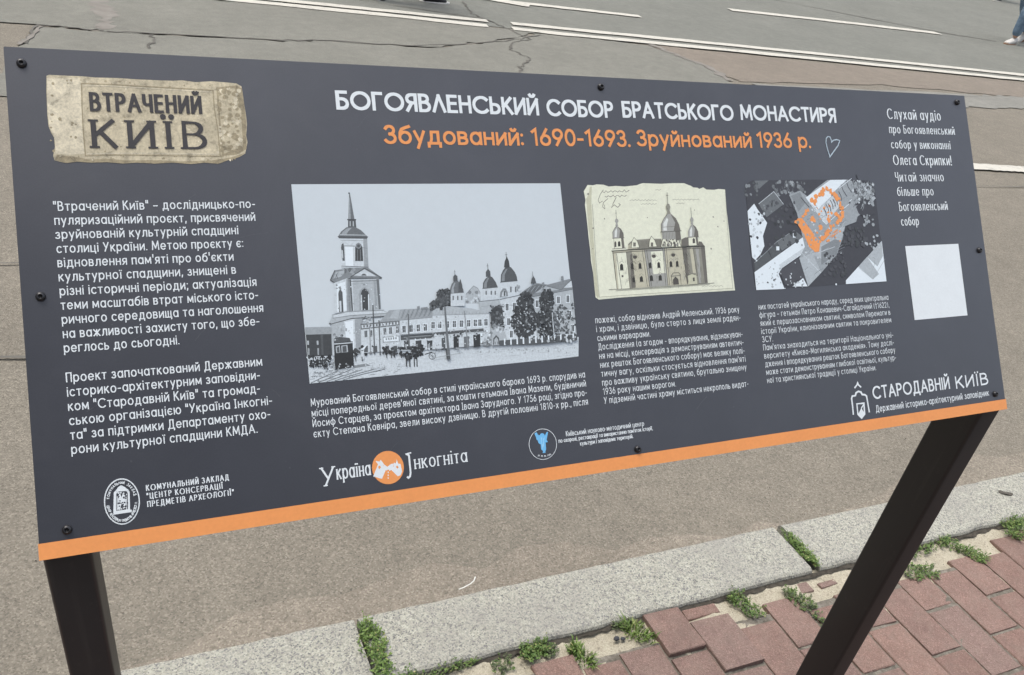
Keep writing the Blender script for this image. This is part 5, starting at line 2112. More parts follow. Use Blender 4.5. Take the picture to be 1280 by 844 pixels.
def letters(pr, key, text, u0, u1, v, cap, wt, hw=None, serif=0, track=.27, space=.40, capI=False, fit=True, place=None):
    """write text between u0 and u1 (metres on the board) on the baseline v; wt = stem width, hw = thin stroke width"""
    hw = wt if hw is None else hw
    sy = cap-hw; pos = []; x = 0
    for ch in text:
        if ch == ' ': x += space; continue
        pos.append((ch, x)); x += G[ch][0]+track+(.12 if serif else 0)+(.18 if capI and ch in 'ІЇ' else 0)
    tot = x-track-(.12 if serif else 0)
    sx = (u1-u0-wt)/tot
    z0 = .0003
    for ch, px in pos:
        if capI and ch in 'ІЇ': px += .09
        for si, s in enumerate(G[ch][1]):
            T = lambda p: (u0+wt/2+(px+p[0])*sx, -v+hw/2+p[1]*sy)
            if place: T0 = T; T = lambda p: place(T0(p))
            z = z0+.00003*si
            if s[0] == '.':
                c = T(s[1]); r = wt*.62; pr.poly(key, [(c[0]+r*math.cos(i*.7854), c[1]+r*math.sin(i*.7854)) for i in range(8)], z)
            elif s[0] == 'o': pr.stroke(key, [T(p) for p in s[1:]], wt/2, hw/2, z, True)
            else:
                pts = [T(p) for p in s]; pr.stroke(key, pts, wt/2, hw/2, z, cap=hw*.45)
                ends = []
                if serif or (capI and ch in 'ІЇ'):
                    for a, b in ((s[0], s[1]), (s[-1], s[-2])):
                        if abs(a[1]-b[1]) > 1.6*abs(a[0]-b[0]) and (a[1] in (0, 1, .7, -.28) or abs(a[1]) < .01): ends.append(a)
                    L = (serif or .16)
                    for k, a in enumerate(ends): c = T(a); pr.stroke(key, [(c[0]-L*sx, c[1]), (c[0]+L*sx, c[1])], hw/2, hw/2*(.9 if serif else 1), z+.00001*(k+1))
def block(name, lines, label=None):
    pr = Print()
    for l in lines:
        kw = l[7] if len(l) > 7 else {}
        letters(pr, l[0], l[1], l[2], l[3], l[4], l[5], l[6], **kw)
    o = pr.build(name, panel)
    if label: o['label'] = label
    return o
mm = .001
W_, O_ = 'white', 'orange'
hd = lambda t, a, b, v: (W_, t.replace('Л', 'Λ'), a*mm, b*mm, v*mm,   .0203, .0034, dict(track=.26))
block('title_lettering', [hd('БОГОЯВЛЕНСЬКИЙ', 291.2, 518.7, 48.9), hd('СОБОР', 528.6, 615, 49.2), hd('БРАТСЬКОГО', 626.9, 786.9, 48.3), hd('МОНАСТИРЯ', 797.2, 952.8, 46.8)], 'white capital heading')
sb = lambda t, a, b, v: (O_, t, a*mm, b*mm, v*mm, .0205, .0030, dict(track=.25))
block('date_lettering', [sb('Збудований:', 338.2, 496.2, 84.0), sb('1690-1693.', 505.5, 633.2, 83.7), sb('Зруйнований', 642.8, 809.5, 82.6), sb('1936', 818, 873.6, 81.9), sb('р.', 884, 904.6, 81.8)], 'orange dates line')
bl = []
for i, (t, b) in enumerate((('"Втрачений Київ" – дослідницько-по-', 203), ('пуляризаційний проєкт, присвячений', 202.2), ('зруйнованій культурній спадщині', 185.4), ('столиці України. Метою проєкту є:', 189), ("відновлення пам'яті про об'єкти", 179), ('культурної спадщини, знищені в', 180.2), ('різні історичні періоди; актуалізація', 198), ('теми масштабів втрат міського істо-', 198.6), ('ричного середовища та наголошення', 202.2), ('на важливості захисту того, що збе-', 197.6), ('реглось до сьогодні.', 125))):
    bl.append((W_, t, .0299, b*mm, (149.6+12.76*i)*mm, .0088, .00098, dict(track=.31, space=.42, capI=True)))
for i, (t, b) in enumerate((('Проект започаткований Державним', 196.9), ('історико-архітектурним заповідни-', 193.8), ('ком "Стародавній Київ" та громад-', 192.8), ('ською організацією "Україна Інкогні-', 203), ('та" за підтримки Департаменту охо-', 200.3), ('рони культурної спадщини КМДА.', 187.4))):
    bl.append((W_, t, .0298, b*mm, (303.7+12.7*i)*mm, .0088, .00098, dict(track=.31, space=.42, capI=True)))
block('project_text', bl)
c1 = ('Мурований Богоявленський собор в стилі українського бароко 1693 р. спорудив на', "місці попередньої дерев'яної святині, за кошти гетьмана Івана Мазепи, будівничий", 'Йосиф Старцев, за проєктом архітектора Івана Зарудного. У 1756 році, згідно про-', 'єкту Степана Ковніра, звели високу дзвіницю. В другій половині 1810-х рр., після')
block('caption_text', [(W_, t, .239, .5408, (347.5+10.18*i)*mm, .0076, .00074, dict(track=.34, space=.44, capI=True)) for i, t in enumerate(c1)])
c2 = (('пожежі, собор відновив Андрій Меленський. 1936 року', 760.4), ('і храм, і дзвіницю, було стерто з лиця землі радян-', 760.8), ('ськими варварами.', 631), ('Дослідження (а згодом - впорядкування, відзнакуван-', 761), ('ня на місці, консервація з демонструванням автентич-', 761), ('них решток Богоявленського собору) має велику полі-', 761), ("тичну вагу, оскільки стосується відновлення пам'яті", 761), ('про важливу українську святиню, брутально знищену', 761), ('1936 року нашим ворогом.', 658), ('У підземній частині храму міститься некрополь видат-', 761))
block('history_text', [(W_, t, .5612, b*mm, (288+10.15*i)*mm, .0076, .00070, dict(track=.34, space=.44, capI=True)) for i, (t, b) in enumerate(c2)])
c3 = (('них постатей українського народу, серед яких центральна', 1004.3), ('фігура – гетьман Петро Конашевич-Сагайдачний (†1622),', 1004.3), ('який є першозасновником святині, символом Перемоги в', 1004.3), ('історії України, канонізованим святим та покровителем', 1004.3), ('ЗСУ.', 806), ("Пам'ятка знаходиться на території Національного уні-", 1004.5), ('верситету «Києво-Могилянська академія». Тому дослі-', 1004), ('дження і впорядкування решток Богоявленського собору', 1004.6), ('може стати демонструванням глибокої освітньої, культур-', 1004.5), ('ної та християнської традиції у столиці України.', 967.5))
block('memorial_text', [(W_, t, .7896, b*mm, (287+10.15*i)*mm, .0076, .00070, dict(track=.34, space=.44, capI=True)) for i, (t, b) in enumerate(c3)])
SF = dict(serif=.13, track=.20)
block('audio_text', [(W_, t, 1.0446, b*mm, v*mm, c*mm, .0019 if c > 13 else .0016, dict(hw=.0008, serif=.12, track=.27, space=.5)) for t, b, v, c in (('Слухай аудіо', 1146.1, 38.7, 14.6), ('про Богоявленський', 1169.9, 58.8, 12.0), ('собор у виконанні', 1157.8, 80, 12.0), ('Олега Скрипки!', 1155.9, 103.2, 14.0), ('Читай значно', 1136.1, 126.1, 12.8), ('більше про', 1112.9, 146.2, 12.4), ('Богоявленсьий', 1136.4, 167.2, 12.4), ('собор', 1077.6, 187.6, 12.2))], 'white serif text about the audio')
block('workshop_text', [(W_, t, .0870, b*mm, v*mm, .0053, .00092, dict(hw=.0005, serif=.12, track=.34, space=.5)) for t, b, v in (('КОМУНАЛЬНИЙ ЗАКЛАД', 158.2, 407.8), ('"ЦЕНТР КОНСЕРВАЦІЇ', 152.2, 415.1), ('ПРЕДМЕТІВ АРХЕОЛОГІЇ"', 161.5, 422.4))])
block('centre_text', [(W_, t, a*mm, b*mm, v*mm, c*mm, .0007, dict(hw=.0005, track=.30, space=.46)) for t, a, b, v, c in (('Київський науково-методичний центр', 509.7, 609.4, 409.8, 5.8), ("по охороні, реставрації та використанню пам'яток історії,", 499.9, 620.2, 415.8, 4.6), ('культури і заповідних територій.', 525.6, 593.4, 421.9, 4.6))])
block('reserve_lettering', [(W_, 'СТАРОДАВНІЙ', .9560, 1.0955, .4158, .0172, .0023, dict(track=.29)), (W_, 'КИЇВ', 1.107, 1.1705, .4170, .0172, .0023, dict(track=.26)), (W_, 'Державний історико-архітектурний заповідник', .9581, 1.1684, .4327, .0090, .0010, dict(track=.32, space=.5))])
pr = Print()
letters(pr, W_, 'У', .2425, .2560, .4265, .0185, .0018, hw=.0012, serif=.10); letters(pr, W_, 'країна', .2575, .2915, .4218, .0145, .0015, hw=.0011, serif=.12, track=.2); pr.build('club_lettering', panel); pr = Print()
pr.stroke(W_, [(.3278, -.4285), (.3292, -.4300), (.3310, -.4285), (.3318, -.4250), (.3318, -.4075), (.3300, -.4058), (.3285, -.4062)], .0009); pr.stroke(W_, [(.3300, -.4055), (.3345, -.4050)], .0006)
letters(pr, W_, 'нкогніта', .3365, .3935, .4222, .0140, .0015, hw=.0010, serif=.12, track=.2); pr.build('club_lettering', panel)

# words on the printed stone
sp = prints['stone']; zt = .0003+.00002*(max(b[4] for b in sp.box)+1)
st = Print(); st.box = []
ST = [(0.0653, 0.0574), (0.1619, 0.0572), (0.0665, 0.039), (0.0648, 0.0918), (0.1641, 0.0924), (0.067, 0.065)]
letters(sp, 'dark', 'ВТРАЧЕНИЙ', ST[0][0], ST[1][0], ST[0][1], ST[0][1]-ST[2][1]-.0005, .0031, hw=.0024, track=.36)
letters(sp, 'dark', 'КИЇВ', ST[3][0], ST[4][0], ST[3][1], ST[3][1]-ST[5][1], .0044, hw=.0019, serif=.13, track=.26)
nlet = 0
for i, v in enumerate(sp.v): pass
# lift the words above the stone picture
dk = sp.mi('dark'); lift = set()
for f_, m_ in zip(sp.f, sp.m):
    if m_ == dk: lift.update(f_)
sp.v = [(x, y, z+zt) if i in lift else (x, y, z) for i, (x, y, z) in enumerate(sp.v)]
# lettering round the oval emblem
ov = prints['oval']; oc = (.06685, -.4142); n_before = len(ov.v)
def around(a0, a1, rx, ry, flip):
    def place(p):
        t = (p[0])/1.0; a = R(a0+(a1-a0)*t); k = 1+(p[1]/ry)*(-1 if flip else 1)
        return (oc[0]+rx*k*math.cos(a), oc[1]+ry*k*math.sin(a))
    return place
letters(ov, 'white', 'КОМУНАЛЬНИЙ ЗАКЛАД', 0, 1, 0, .0021, .0005, place=around(172, 8, .0113, .0166, False)) if False else None
def ring_text(text, a0, a1, rx, ry, cap, flip):
    n = len(text)
    for i, ch in enumerate(text):
        if ch == ' ': continue
        a = R(a0+(a1-a0)*(i+.5)/n); c = (oc[0]+rx*math.cos(a), oc[1]+ry*math.sin(a)); nx_, ny_ = math.cos(a)/rx, math.sin(a)/ry; L = math.hypot(nx_, ny_); nx_ /= L; ny_ /= L
        if flip: nx_, ny_ = -nx_, -ny_
        gw, ss = G[ch]
        for si, s in enumerate(ss):
            T = lambda p: (c[0]+ny_*(p[0]-gw/2)*cap*.85+nx_*(p[1]-.5)*cap, c[1]-nx_*(p[0]-gw/2)*cap*.85+ny_*(p[1]-.5)*cap)
            z = .0012+.00003*si
            if s[0] == '.': continue
            if s[0] == 'o': ov.stroke('white', [T(p) for p in s[1::3]], .00022, None, z, True)
            else: ov.stroke('white', [T(p) for p in s], .00022, None, z)
ring_text('КОМУНАЛЬНИЙ ЗАКЛАД', 168, 12, .0114, .0168, .0021, False)
ring_text('ЦЕНТР КОНСЕРВАЦІЇ ПРЕДМЕТІВ АРХЕОЛОГІЇ', 186, 354, .0114, .0168, .0020, True)
for k, pr in prints.items():
    nm, lb = LABELS[k]; o = pr.build(nm, panel); o['label'] = lb
# faint scuffs in the print
sm = NG('scuff'); MAT['scuff'] = sm.set(sm.ramp(sm.noise(200), [(.3, (.040, .042, .05)), (.7, (.075, .078, .085))]), .32, 1.0)
pr = Print()
for _ in range(34):
    x = random.uniform(.03, 1.17); y = -random.uniform(.06, .43); L = random.uniform(.004, .03); a = random.uniform(-.9, .9)
    pr.stroke('scuff', [(x, y), (x+L*.5*math.cos(a), y+L*.5*math.sin(a)+.001), (x+L*math.cos(a), y+L*math.sin(a))], random.uniform(.00012, .00035), z=.00012)
for _ in range(60):
    x = random.uniform(.02, 1.18); y = -random.uniform(.02, .43); pr.poly('scuff', circle_blob(x, y, random.uniform(.0003, .0011)), .00012)
pr.build('scuff_marks', panel)

# bolts
def bolt():
    bm = bmesh.new(); prof = [(.0042, 0), (.0042, .0008), (.0038, .0021), (.0030, .0029), (.0021, .0032), (.0017, .0032), (.0017, .0014)]
    n = 24; rows = []
    for r, z in prof: rows.append([bm.verts.new((r*math.cos(6.28318*i/n), r*math.sin(6.28318*i/n), z)) for i in range(n)])
    for a, b in zip(rows, rows[1:]):
        for i in range(n): bm.faces.new((a[i], a[(i+1) % n], b[(i+1) % n], b[i]))
    f = bm.faces.new(rows[-1]); f.material_index = 1
    for fc in bm.faces:
        if all((v.co.xy.length < .0018) for v in fc.verts): fc.material_index = 1
    return from_bm('bolt', bm, [MAT['bolt'], MAT['socket']], root, True)
b0 = bolt()
for i, (u, v) in enumerate(((13.4, 15.2), (601.8, 12.4), (1182.5, 10.8), (15, 226.2), (1187.4, 226.4), (22.2, 432), (597.5, 435), (1180.6, 431.5))):
    o = b0 if i == 0 else b0.copy()
    if i: COL.objects.link(o); o.parent = root
    o.matrix_local = inv @ BM @ Matrix.Translation((u*mm, -v*mm, .0002)) @ Matrix.Rotation(i*1.1, 4, 'Z')

# posts: rectangular tube, cut to the slope of the panel, with an arm running up under the sheet
under = lambda y: (TL+ey*((TL.y-y)/math.cos(TILT))).z-(TH+.0012)/math.cos(TILT)
def post(x0, x1, y0, y1):
    bm = bmesh.new(); r = .005; pts = []
    for cx_, cy_, a0 in ((x1-r, y1-r, 0), (x0+r, y1-r, 90), (x0+r, y0+r, 180), (x1-r, y0+r, 270)):
        for k in range(6): a = R(a0+18*k); pts.append((cx_+r*math.cos(a), cy_+r*math.sin(a)))
    zb = -.012
    lo_ = [bm.verts.new((x, y, zb)) for x, y in pts]; hi = [bm.verts.new((x, y, under(y))) for x, y in pts]; n = len(pts)
    for i in range(n): bm.faces.new((lo_[i], lo_[(i+1) % n], hi[(i+1) % n], hi[i]))
    bm.faces.new(hi)
    for v in bm.verts: v.co -= root.location
    p = from_bm('post', bm, MAT['post'], root)
    for f in p.data.polygons: f.use_smooth = len(f.vertices) == 4
    m = p.modifiers.new('edge', 'EDGE_SPLIT'); m.split_angle = R(40)
    bm = bmesh.new(); bmesh.ops.create_cube(bm, size=1)
    for v in bm.verts: v.co = Vector(((x0+x1)/2, (y0+y1)/2, zb+.004))+Vector((v.co.x*.12, v.co.y*.14, v.co.z*.008))-root.location
    bmesh.ops.bevel(bm, geom=bm.edges[:], offset=.0015, segments=1, affect='EDGES'); from_bm('base_plate', bm, MAT['post'], p)
    # arm
    bm = bmesh.new(); bmesh.ops.create_cube(bm, size=1)
    for v in bm.verts:
        q = Vector(((x0+x1)/2-TL.x+v.co.x*(x1-x0-.004), -.180+v.co.y*.30, -.0245-TH+v.co.z*.040)); v.co = BM @ q-root.location
    bmesh.ops.bevel(bm, geom=bm.edges[:], offset=.002, segments=1, affect='EDGES'); from_bm('arm', bm, MAT['post'], p)
post(-.1283, -.0893, .5765, .6225); post(1.0300, 1.0690, .5765, .6390)
for vv in (.06, .40):
    bm = bmesh.new(); bmesh.ops.create_cube(bm, size=1)
    for v in bm.verts:
        q = Vector((.6+v.co.x*1.105, -vv+v.co.y*.025, -.0135-TH+v.co.z*.022)); v.co = BM @ q-root.location
    from_bm('cross_rail', bm, MAT['post'], root)

# ------------------------------------------------------------------ weeds along the kerb
def weed(loc, L, ang, wd, n, ht, kind, label, mats):
    """leafy mat or grass tuft: n shoots over a strip L long, wd wide, turned by ang"""
    vs, fs, mi = [], [], []
    ca, sa = math.cos(ang), math.sin(ang)
    def face(pts, m):
        b = len(vs); vs.extend(pts); fs.append(list(range(b, b+len(pts)))); mi.append(m)
    for _ in range(n):
        while True:
            a, b = random.uniform(-1, 1), random.uniform(-1, 1)
            if a*a*.8+b*b < 1: break
        t = a*L*.5; s = b*wd*.5*(1+.25*math.sin(a*5+loc[0]*9)); bx, by = t*ca-s*sa, t*sa+s*ca
        hh = ht*random.uniform(.45, 1.1)*(1.15-.6*abs(b)); out = random.uniform(0, 6.283); lean = random.uniform(.2, .9)
        ox, oy = math.cos(out)*lean*hh+bx*.25, math.sin(out)*lean*hh+by*.25
        m = random.choice(mats_i)
        if kind == 'grass':
            w_ = random.uniform(.0009, .0018); px, py = -math.sin(out)*w_, math.cos(out)*w_
            p1 = (bx+ox*.4, by+oy*.4, hh*.62); p2 = (bx+ox, by+oy, hh*random.uniform(.75, 1.0))
            b_ = len(vs); vs.extend([(bx-px, by-py, 0), (bx+px, by+py, 0), (p1[0]+px, p1[1]+py, p1[2]), (p1[0]-px, p1[1]-py, p1[2]), p2]); fs.extend([[b_, b_+1, b_+2, b_+3], [b_+3, b_+2, b_+4]]); mi.extend([m, m])
        else:
            w_ = .0006; px, py = -math.sin(out)*w_, math.cos(out)*w_
            face([(bx-px, by-py, 0), (bx+px, by+py, 0), (bx+ox+px, by+oy+py, hh), (bx+ox-px, by+oy-py, hh)], m)
            for k in range(random.randint(4, 7)):
                f = random.uniform(.25, 1.05); c = Vector((bx+ox*f, by+oy*f, hh*f+.001)); aa = random.uniform(0, 6.283); ln = random.uniform(.003, .0068); ww = ln*random.uniform(.28, .42); el = random.uniform(-.2, .7)
                d = Vector((math.cos(aa)*math.cos(el), math.sin(aa)*math.cos(el), math.sin(el))); sd = Vector((-math.sin(aa), math.cos(aa), random.uniform(-.3, .3)))
                face([tuple(c), tuple(c+d*ln*.5+sd*ww), tuple(c+d*ln), tuple(c+d*ln*.5-sd*ww)], m)
    o = make('weed_tuft', vs, fs, [MAT[x] for x in mats], None, mi, loc=loc)
    tag(o, label, 'weed', 'weeds growing along the kerb')
    return o
mats_i = (0, 0, 1)
JA = math.atan2(-1, .09)
weed((.326, 1.055, -.006), .125, JA, .040, 260, .024, 'leaf', 'thick leafy green weed strip filling the open joint of the kerb below the board', ('moss', 'grass'))
weed((.338, .965, -.014), .10, .2, .045, 150, .020, 'leaf', 'leafy weed cluster at the pavement end of the leafy kerb joint', ('moss', 'grass'))
weed((1.482, 1.070, -.006), .105, JA, .026, 200, .018, 'leaf', 'narrow green weed strip in the kerb joint just left of the slanting right post', ('moss', 'grass'))
weed((.445, .976, -.017), .13, .05, .026, 90, .020, 'leaf', 'low trailing weed at the kerb foot beside a small brick fragment', ('moss', 'dryweed'))
weed((.578, .952, -.019), .05, .6, .030, 36, .018, 'leaf', 'sparse little weed in pale sand right of the small brick fragment', ('dryweed', 'moss'))
weed((.662, .972, -.018), .055, .1, .042, 150, .024, 'leaf', 'dense round leafy weed touching the kerb left of the bright grass tuft', ('moss', 'moss'))
weed((.700, .960, -.02), .03, .3, .022, 40, .014, 'leaf', 'tiny pale weed in the sand between the round leafy weed and the grass tuft', ('dryweed', 'moss'))
weed((.762, .930, -.018), .07, -1.1, .036, 190, .030, 'grass', 'bright green fine grass tuft standing in sand between bricks', ('grass', 'moss'))
weed((.918, .955, -.018), .085, -.9, .045, 210, .026, 'grass', 'yellowish green grass tuft against the left side of the raised loose brick', ('grass', 'grass'))
weed((.895, .985, -.017), .05, .1, .02, 50, .014, 'leaf', 'low brownish weed at the kerb foot above the two dark pebbles', ('dryweed', 'moss'))
weed((1.222, .955, -.018), .075, -1.2, .040, 130, .022, 'leaf', 'dark green weed in the sand patch right of the raised bricks', ('moss', 'dryweed'))
weed((1.375, .930, -.018), .075, -1.0, .040, 110, .020, 'leaf', 'dull green weed between bricks just left of the right post', ('dryweed', 'moss'))
weed((1.385, .865, -.012), .04, -1.3, .014, 36, .010, 'leaf', 'small weed sprouting from a brick joint below the dull green weed', ('dryweed', 'moss'))
weed((1.775, .930, -.016), .10, -.25, .048, 140, .016, 'leaf', 'flat leafy weed mat at the brick ends just right of the right post', ('moss', 'dryweed'))
weed((1.855, .992, -.018), .14, .05, .030, 70, .018, 'leaf', 'sparse weed under the kerb right of the right post with a white bud', ('moss', 'dryweed'))
weed((1.975, .962, -.017), .12, -.9, .040, 170, .020, 'leaf', 'dark weed strip pointing down a brick joint beside the bare sand', ('moss', 'moss'))
weed((2.215, .985, -.014), .09, .5, .06, 170, .026, 'leaf', 'leafy weed at the right edge of the picture below the kerb', ('moss', 'grass'))

# ------------------------------------------------------------------ small litter
def pebble(loc, r, label, mat='pebble_dark'):
    bm = bmesh.new(); bmesh.ops.create_icosphere(bm, subdivisions=2, radius=r)
    for v in bm.verts: v.co = Vector((v.co.x*1.25, v.co.y, v.co.z*.7))*random.uniform(.86, 1.1)
    o = from_bm('pebble', bm, MAT[mat], None, True, loc); return tag(o, label, 'pebble')
pebble((.862, .952, -.014), .0062, 'larger left-hand dark pebble of the pair on the sand')
pebble((.876, .948, -.014), .0050, 'smaller right-hand dark pebble of the pair on the sand')
p = [Vector((.547, 1.160, .003)), Vector((.560, 1.1625, .003)), Vector((.578, 1.168, .004)), Vector((.588, 1.173, .006)), Vector((.594, 1.181, .009))]
vs, fs = [], []
for i, q in enumerate(p):
    t = (p[min(i+1, 4)]-p[max(i-1, 0)]).normalized(); s_ = t.cross(Vector((0, 0, 1))).normalized(); u_ = s_.cross(t)
    for k in range(8): a = k*.7854; vs.append(q+s_*math.cos(a)*.0014+u_*math.sin(a)*.0009)
for i in range(4):
    for k in range(8): fs.append([i*8+k, i*8+(k+1) % 8, i*8+8+(k+1) % 8, i*8+8+k])
fs += [list(range(8))[::-1], list(range(32, 40))]
tag(make('plastic_strip', vs, fs, MAT['plastic_white'], smooth=True), 'thin bent white plastic strip lying on the outer edge of the kerb', 'litter')
bm = bmesh.new(); n = 14
for i in range(n): a = 6.28318*i/n; bm.verts.new((.022*math.cos(a)*(1+.12*math.sin(5*a)), .008*math.sin(a), .002*math.sin(3*a)+.003))
bm.verts.ensure_lookup_table(); bm.faces.new(bm.verts[:]); bmesh.ops.triangulate(bm, faces=bm.faces[:])
r_ = bmesh.ops.extrude_face_region(bm, geom=bm.faces[:])
for v in r_['geom']:
    if isinstance(v, bmesh.types.BMVert): v.co.z -= .0012
o = from_bm('fallen_leaf', bm, MAT['dead_leaf'], None, False, (2.31, 1.105, .0015)); o.rotation_euler[2] = -.55
tag(o, 'small dark dry leaf lying on the granite kerb right of the right post', 'leaf')

vs, fs = [], []
for _ in range(900):
    x = random.uniform(-.9, 2.6); on_road = random.random() < .72
    y = kerb_out(x)+.005+abs(random.gauss(0, .16 if random.random() < .7 else .6)) if on_road else random.uniform(.82, kerb_in(x))
    r = random.uniform(.0007, .0022); z = ZR+.003 if on_road else -.015; b = len(vs); rr = [random.uniform(.7, 1.3)*r for _ in range(6)]; a0 = random.uniform(0, 3)
    vs += [(x+rr[k]*math.cos(a0+1.57*k), y+rr[k]*math.sin(a0+1.57*k), z) for k in range(4)]+[(x, y, z+rr[4])]
    fs += [[b, b+1, b+4], [b+1, b+2, b+4], [b+2, b+3, b+4], [b+3, b, b+4]]
g = NG('loose_grit'); gm = g.set(g.ramp(g.n('ShaderNodeNewGeometry').outputs['Random Per Island'], [(0, (.06, .055, .05)), (.4, (.16, .14, .115)), (.75, (.27, .245, .205)), (1, (.45, .42, .37))]), .9, .2)
o = make('loose_grit', vs, fs, gm); o['kind'] = 'stuff'; o['label'] = 'loose grit scattered along the kerb'; o['category'] = 'grit'

# ------------------------------------------------------------------ pedestrians on the road (mostly above the frame)
def skin(name, pts, edges, rad, mat, parent, rootv=0, lv=2):
    me = bpy.data.meshes.new(name); me.from_pydata([tuple(p) for p in pts], edges, []); o = bpy.data.objects.new(name, me); COL.objects.link(o)
    sk = o.modifiers.new('skin', 'SKIN'); sk.use_smooth_shade = True
    for i, r in enumerate(rad): 
        d = me.skin_vertices[0].data[i]; d.radius = r if isinstance(r, tuple) else (r, r)
    me.skin_vertices[0].data[rootv].use_root = True
    sb = o.modifiers.new('sub', 'SUBSURF'); sb.levels = sb.render_levels = lv
    dg = bpy.context.evaluated_depsgraph_get(); m2 = bpy.data.meshes.new_from_object(o.evaluated_get(dg)); bpy.data.objects.remove(o)
    m2.name = name; m2.materials.clear(); m2.materials.append(mat); m2.polygons.foreach_set('use_smooth', [True]*len(m2.polygons))
    o = bpy.data.objects.new(name, m2); COL.objects.link(o); o.parent = parent; return o
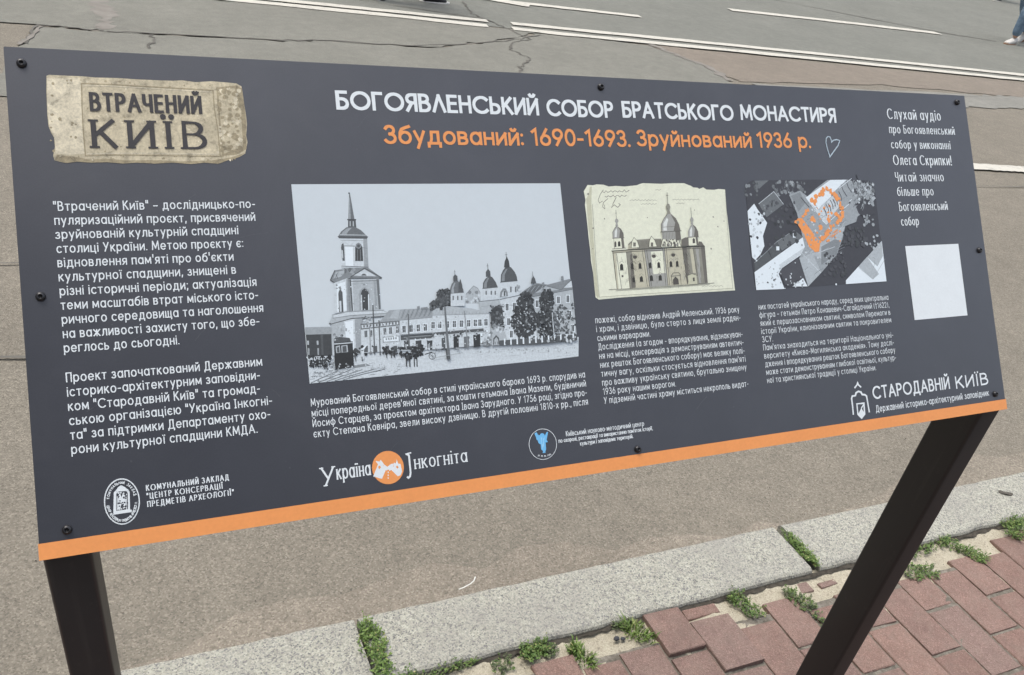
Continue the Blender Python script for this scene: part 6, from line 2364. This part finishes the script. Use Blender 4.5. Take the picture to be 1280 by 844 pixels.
def person(loc, ang, label, trousers, top, shoe, sole, stride=.30, back=1.15):
    """walks along its own +X"""
    e = bpy.data.objects.new('person', None); COL.objects.link(e); e.location = loc; e.rotation_euler[2] = ang; tag(e, label, 'person', None)
    V = Vector; hip = .93; s = stride
    FA, BA = V((s, .09, .085)), V((-s*back, -.09, .13)); FK, BK = V((s*.62+.03, .095, .50)), V((-s*back*.36, -.095, .49)); FH, BH_ = V((.0, .10, hip-.03)), V((0, -.10, hip-.03))
    P_ = [V((0, 0, hip)), V((.0, 0, 1.12)), V((.01, 0, 1.30)), V((.0, 0, 1.42)), V((.015, 0, 1.53)), V((.03, 0, 1.60)), V((.035, 0, 1.70)), V((.03, 0, 1.76)),
          FH, FK, FA, BH_, BK, BA, V((0, .19, 1.40)), V((-.06, .24, 1.13)), V((.05, .25, .90)), V((0, -.19, 1.40)), V((.04, -.24, 1.13)), V((.18, -.24, .93)), V((.08, .25, .83)), V((.21, -.24, .86))]
    E_ = [(0, 1), (1, 2), (2, 3), (3, 4), (4, 5), (5, 6), (6, 7), (0, 8), (8, 9), (9, 10), (0, 11), (11, 12), (12, 13), (3, 14), (14, 15), (15, 16), (3, 17), (17, 18), (18, 19), (16, 20), (19, 21)]
    rd = [(.15, .11), (.13, .10), (.155, .11), (.12, .09), .055, .075, .092, .06, .088, .058, .04, .088, .058, .04, .06, .045, .03, .06, .045, .03, .036, .036]
    skin('body', P_, E_, rd, MAT['skin'], e)
    tr = [V((0, 0, hip+.04)), FH, FK, FA+V((0, 0, .02)), BH_, BK, BA+V((0, 0, .02))]
    skin('trousers', tr, [(0, 1), (1, 2), (2, 3), (0, 4), (4, 5), (5, 6)], [(.175, .135), .108, .082, .068, .108, .082, .068], MAT[trousers], e)
    skin('shirt', [V((0, 0, hip+.02)), V((0, 0, 1.12)), V((.01, 0, 1.30)), V((0, 0, 1.43)), V((0, .20, 1.40)), V((-.06, .245, 1.13)), V((0, -.20, 1.40)), V((.04, -.245, 1.13))], [(0, 1), (1, 2), (2, 3), (3, 4), (4, 5), (3, 6), (6, 7)], [(.19, .14), (.16, .125), (.18, .13), (.12, .10), .078, .062, .078, .062], MAT[top], e)
    skin('hair', [V((.0, 0, 1.66)), V((.0, 0, 1.74)), V((.03, 0, 1.775))], [(0, 1), (1, 2)], [.088, .10, .085], MAT['hair_brown'], e)
    skin('nose', [V((.115, 0, 1.68)), V((.138, 0, 1.655))], [(0, 1)], [.012, .017], MAT['skin'], e, lv=1)
    for sg in (-1, 1):
        skin('eye', [V((.113, .033*sg, 1.692)), V((.119, .033*sg, 1.692))], [(0, 1)], [.012, .009], MAT['eye_white'], e, lv=1)
        skin('ear', [V((.03, .092*sg, 1.69)), V((.025, .098*sg, 1.655))], [(0, 1)], [.018, .014], MAT['skin'], e, lv=1)
    skin('mouth', [V((.115, -.022, 1.615)), V((.122, 0, 1.614)), V((.115, .022, 1.615))], [(0, 1), (1, 2)], [.006, .008, .006], MAT['lips'], e, lv=1)
    for hnd, wr, sg in ((V((.08, .25, .83)), V((.05, .25, .90)), 1), (V((.21, -.24, .86)), V((.18, -.24, .93)), -1)):
        dirv = (hnd-wr).normalized()
        for k in range(4):
            b = hnd+V((.024-.016*k, 0, 0)); t = [b, b+dirv*.035+V((.004, -.004*sg, 0)), b+dirv*(.062-.006*abs(k-1))+V((.012, -.012*sg, 0))]
            skin('finger', t, [(0, 1), (1, 2)], [.010, .009, .007], MAT['skin'], e, lv=1)
        skin('thumb', [hnd+V((.02, -.01*sg, .035)), hnd+V((.045, -.012*sg, .005)), hnd+V((.05, -.016*sg, -.02))], [(0, 1), (1, 2)], [.013, .010, .008], MAT['skin'], e, lv=1)
    for A_, pit in ((FA, -.05), (BA, .45)):
        sh = bpy.data.objects.new('shoe', None)
        cs, sn = math.cos(pit), math.sin(pit)
        def q(x, z): return V((A_.x+x*cs+z*sn*.0+(z*sn), A_.y, A_.z-.055+z*cs-x*sn))
        o1 = skin('shoe', [q(-.075, .0), q(-.04, .03), q(.05, .005), q(.13, -.012), q(.18, -.016)], [(0, 1), (1, 2), (2, 3), (3, 4)], [(.042, .040), (.050, .062), (.050, .045), (.052, .032), (.038, .022)], MAT[shoe], e)
        bm = bmesh.new(); nn_ = 20; rows = []
        for dz in (-.040, -.018):
            rows.append([bm.verts.new(q(.05+.155*math.cos(6.2832*i/nn_), dz)+V((0, (.050+.006*math.cos(6.2832*i/nn_))*math.sin(6.2832*i/nn_), 0))) for i in range(nn_)])
        for i in range(nn_): bm.faces.new((rows[0][i], rows[0][(i+1) % nn_], rows[1][(i+1) % nn_], rows[1][i]))
        bm.faces.new(rows[0]); bm.faces.new(rows[1]); o2 = from_bm('sole', bm, MAT[sole], o1, True)
        bpy.data.objects.remove(sh)
    return e
person((11.61, 8.87, ZR-.002), math.atan2(-.22, -1.17), 'person in faded blue jeans and white shoes walking across the road at the right edge', 'denim', 'cloth_pale', 'shoe_white', 'sole_gum', .10, 5.0)
person((2.25, 8.28, ZR-.002), math.atan2(-.15, .95), 'person in dark trousers and black white-soled shoes beyond the double line at the top edge', 'cloth_black', 'cloth_grey', 'shoe_black', 'sole_white', .28)
person((16.9, 13.6, ZR-.002), math.atan2(-.2, -.95), 'person in black clothes and dark shoes farthest away at the top right corner', 'cloth_navy', 'cloth_black', 'shoe_black', 'sole_white', .20)
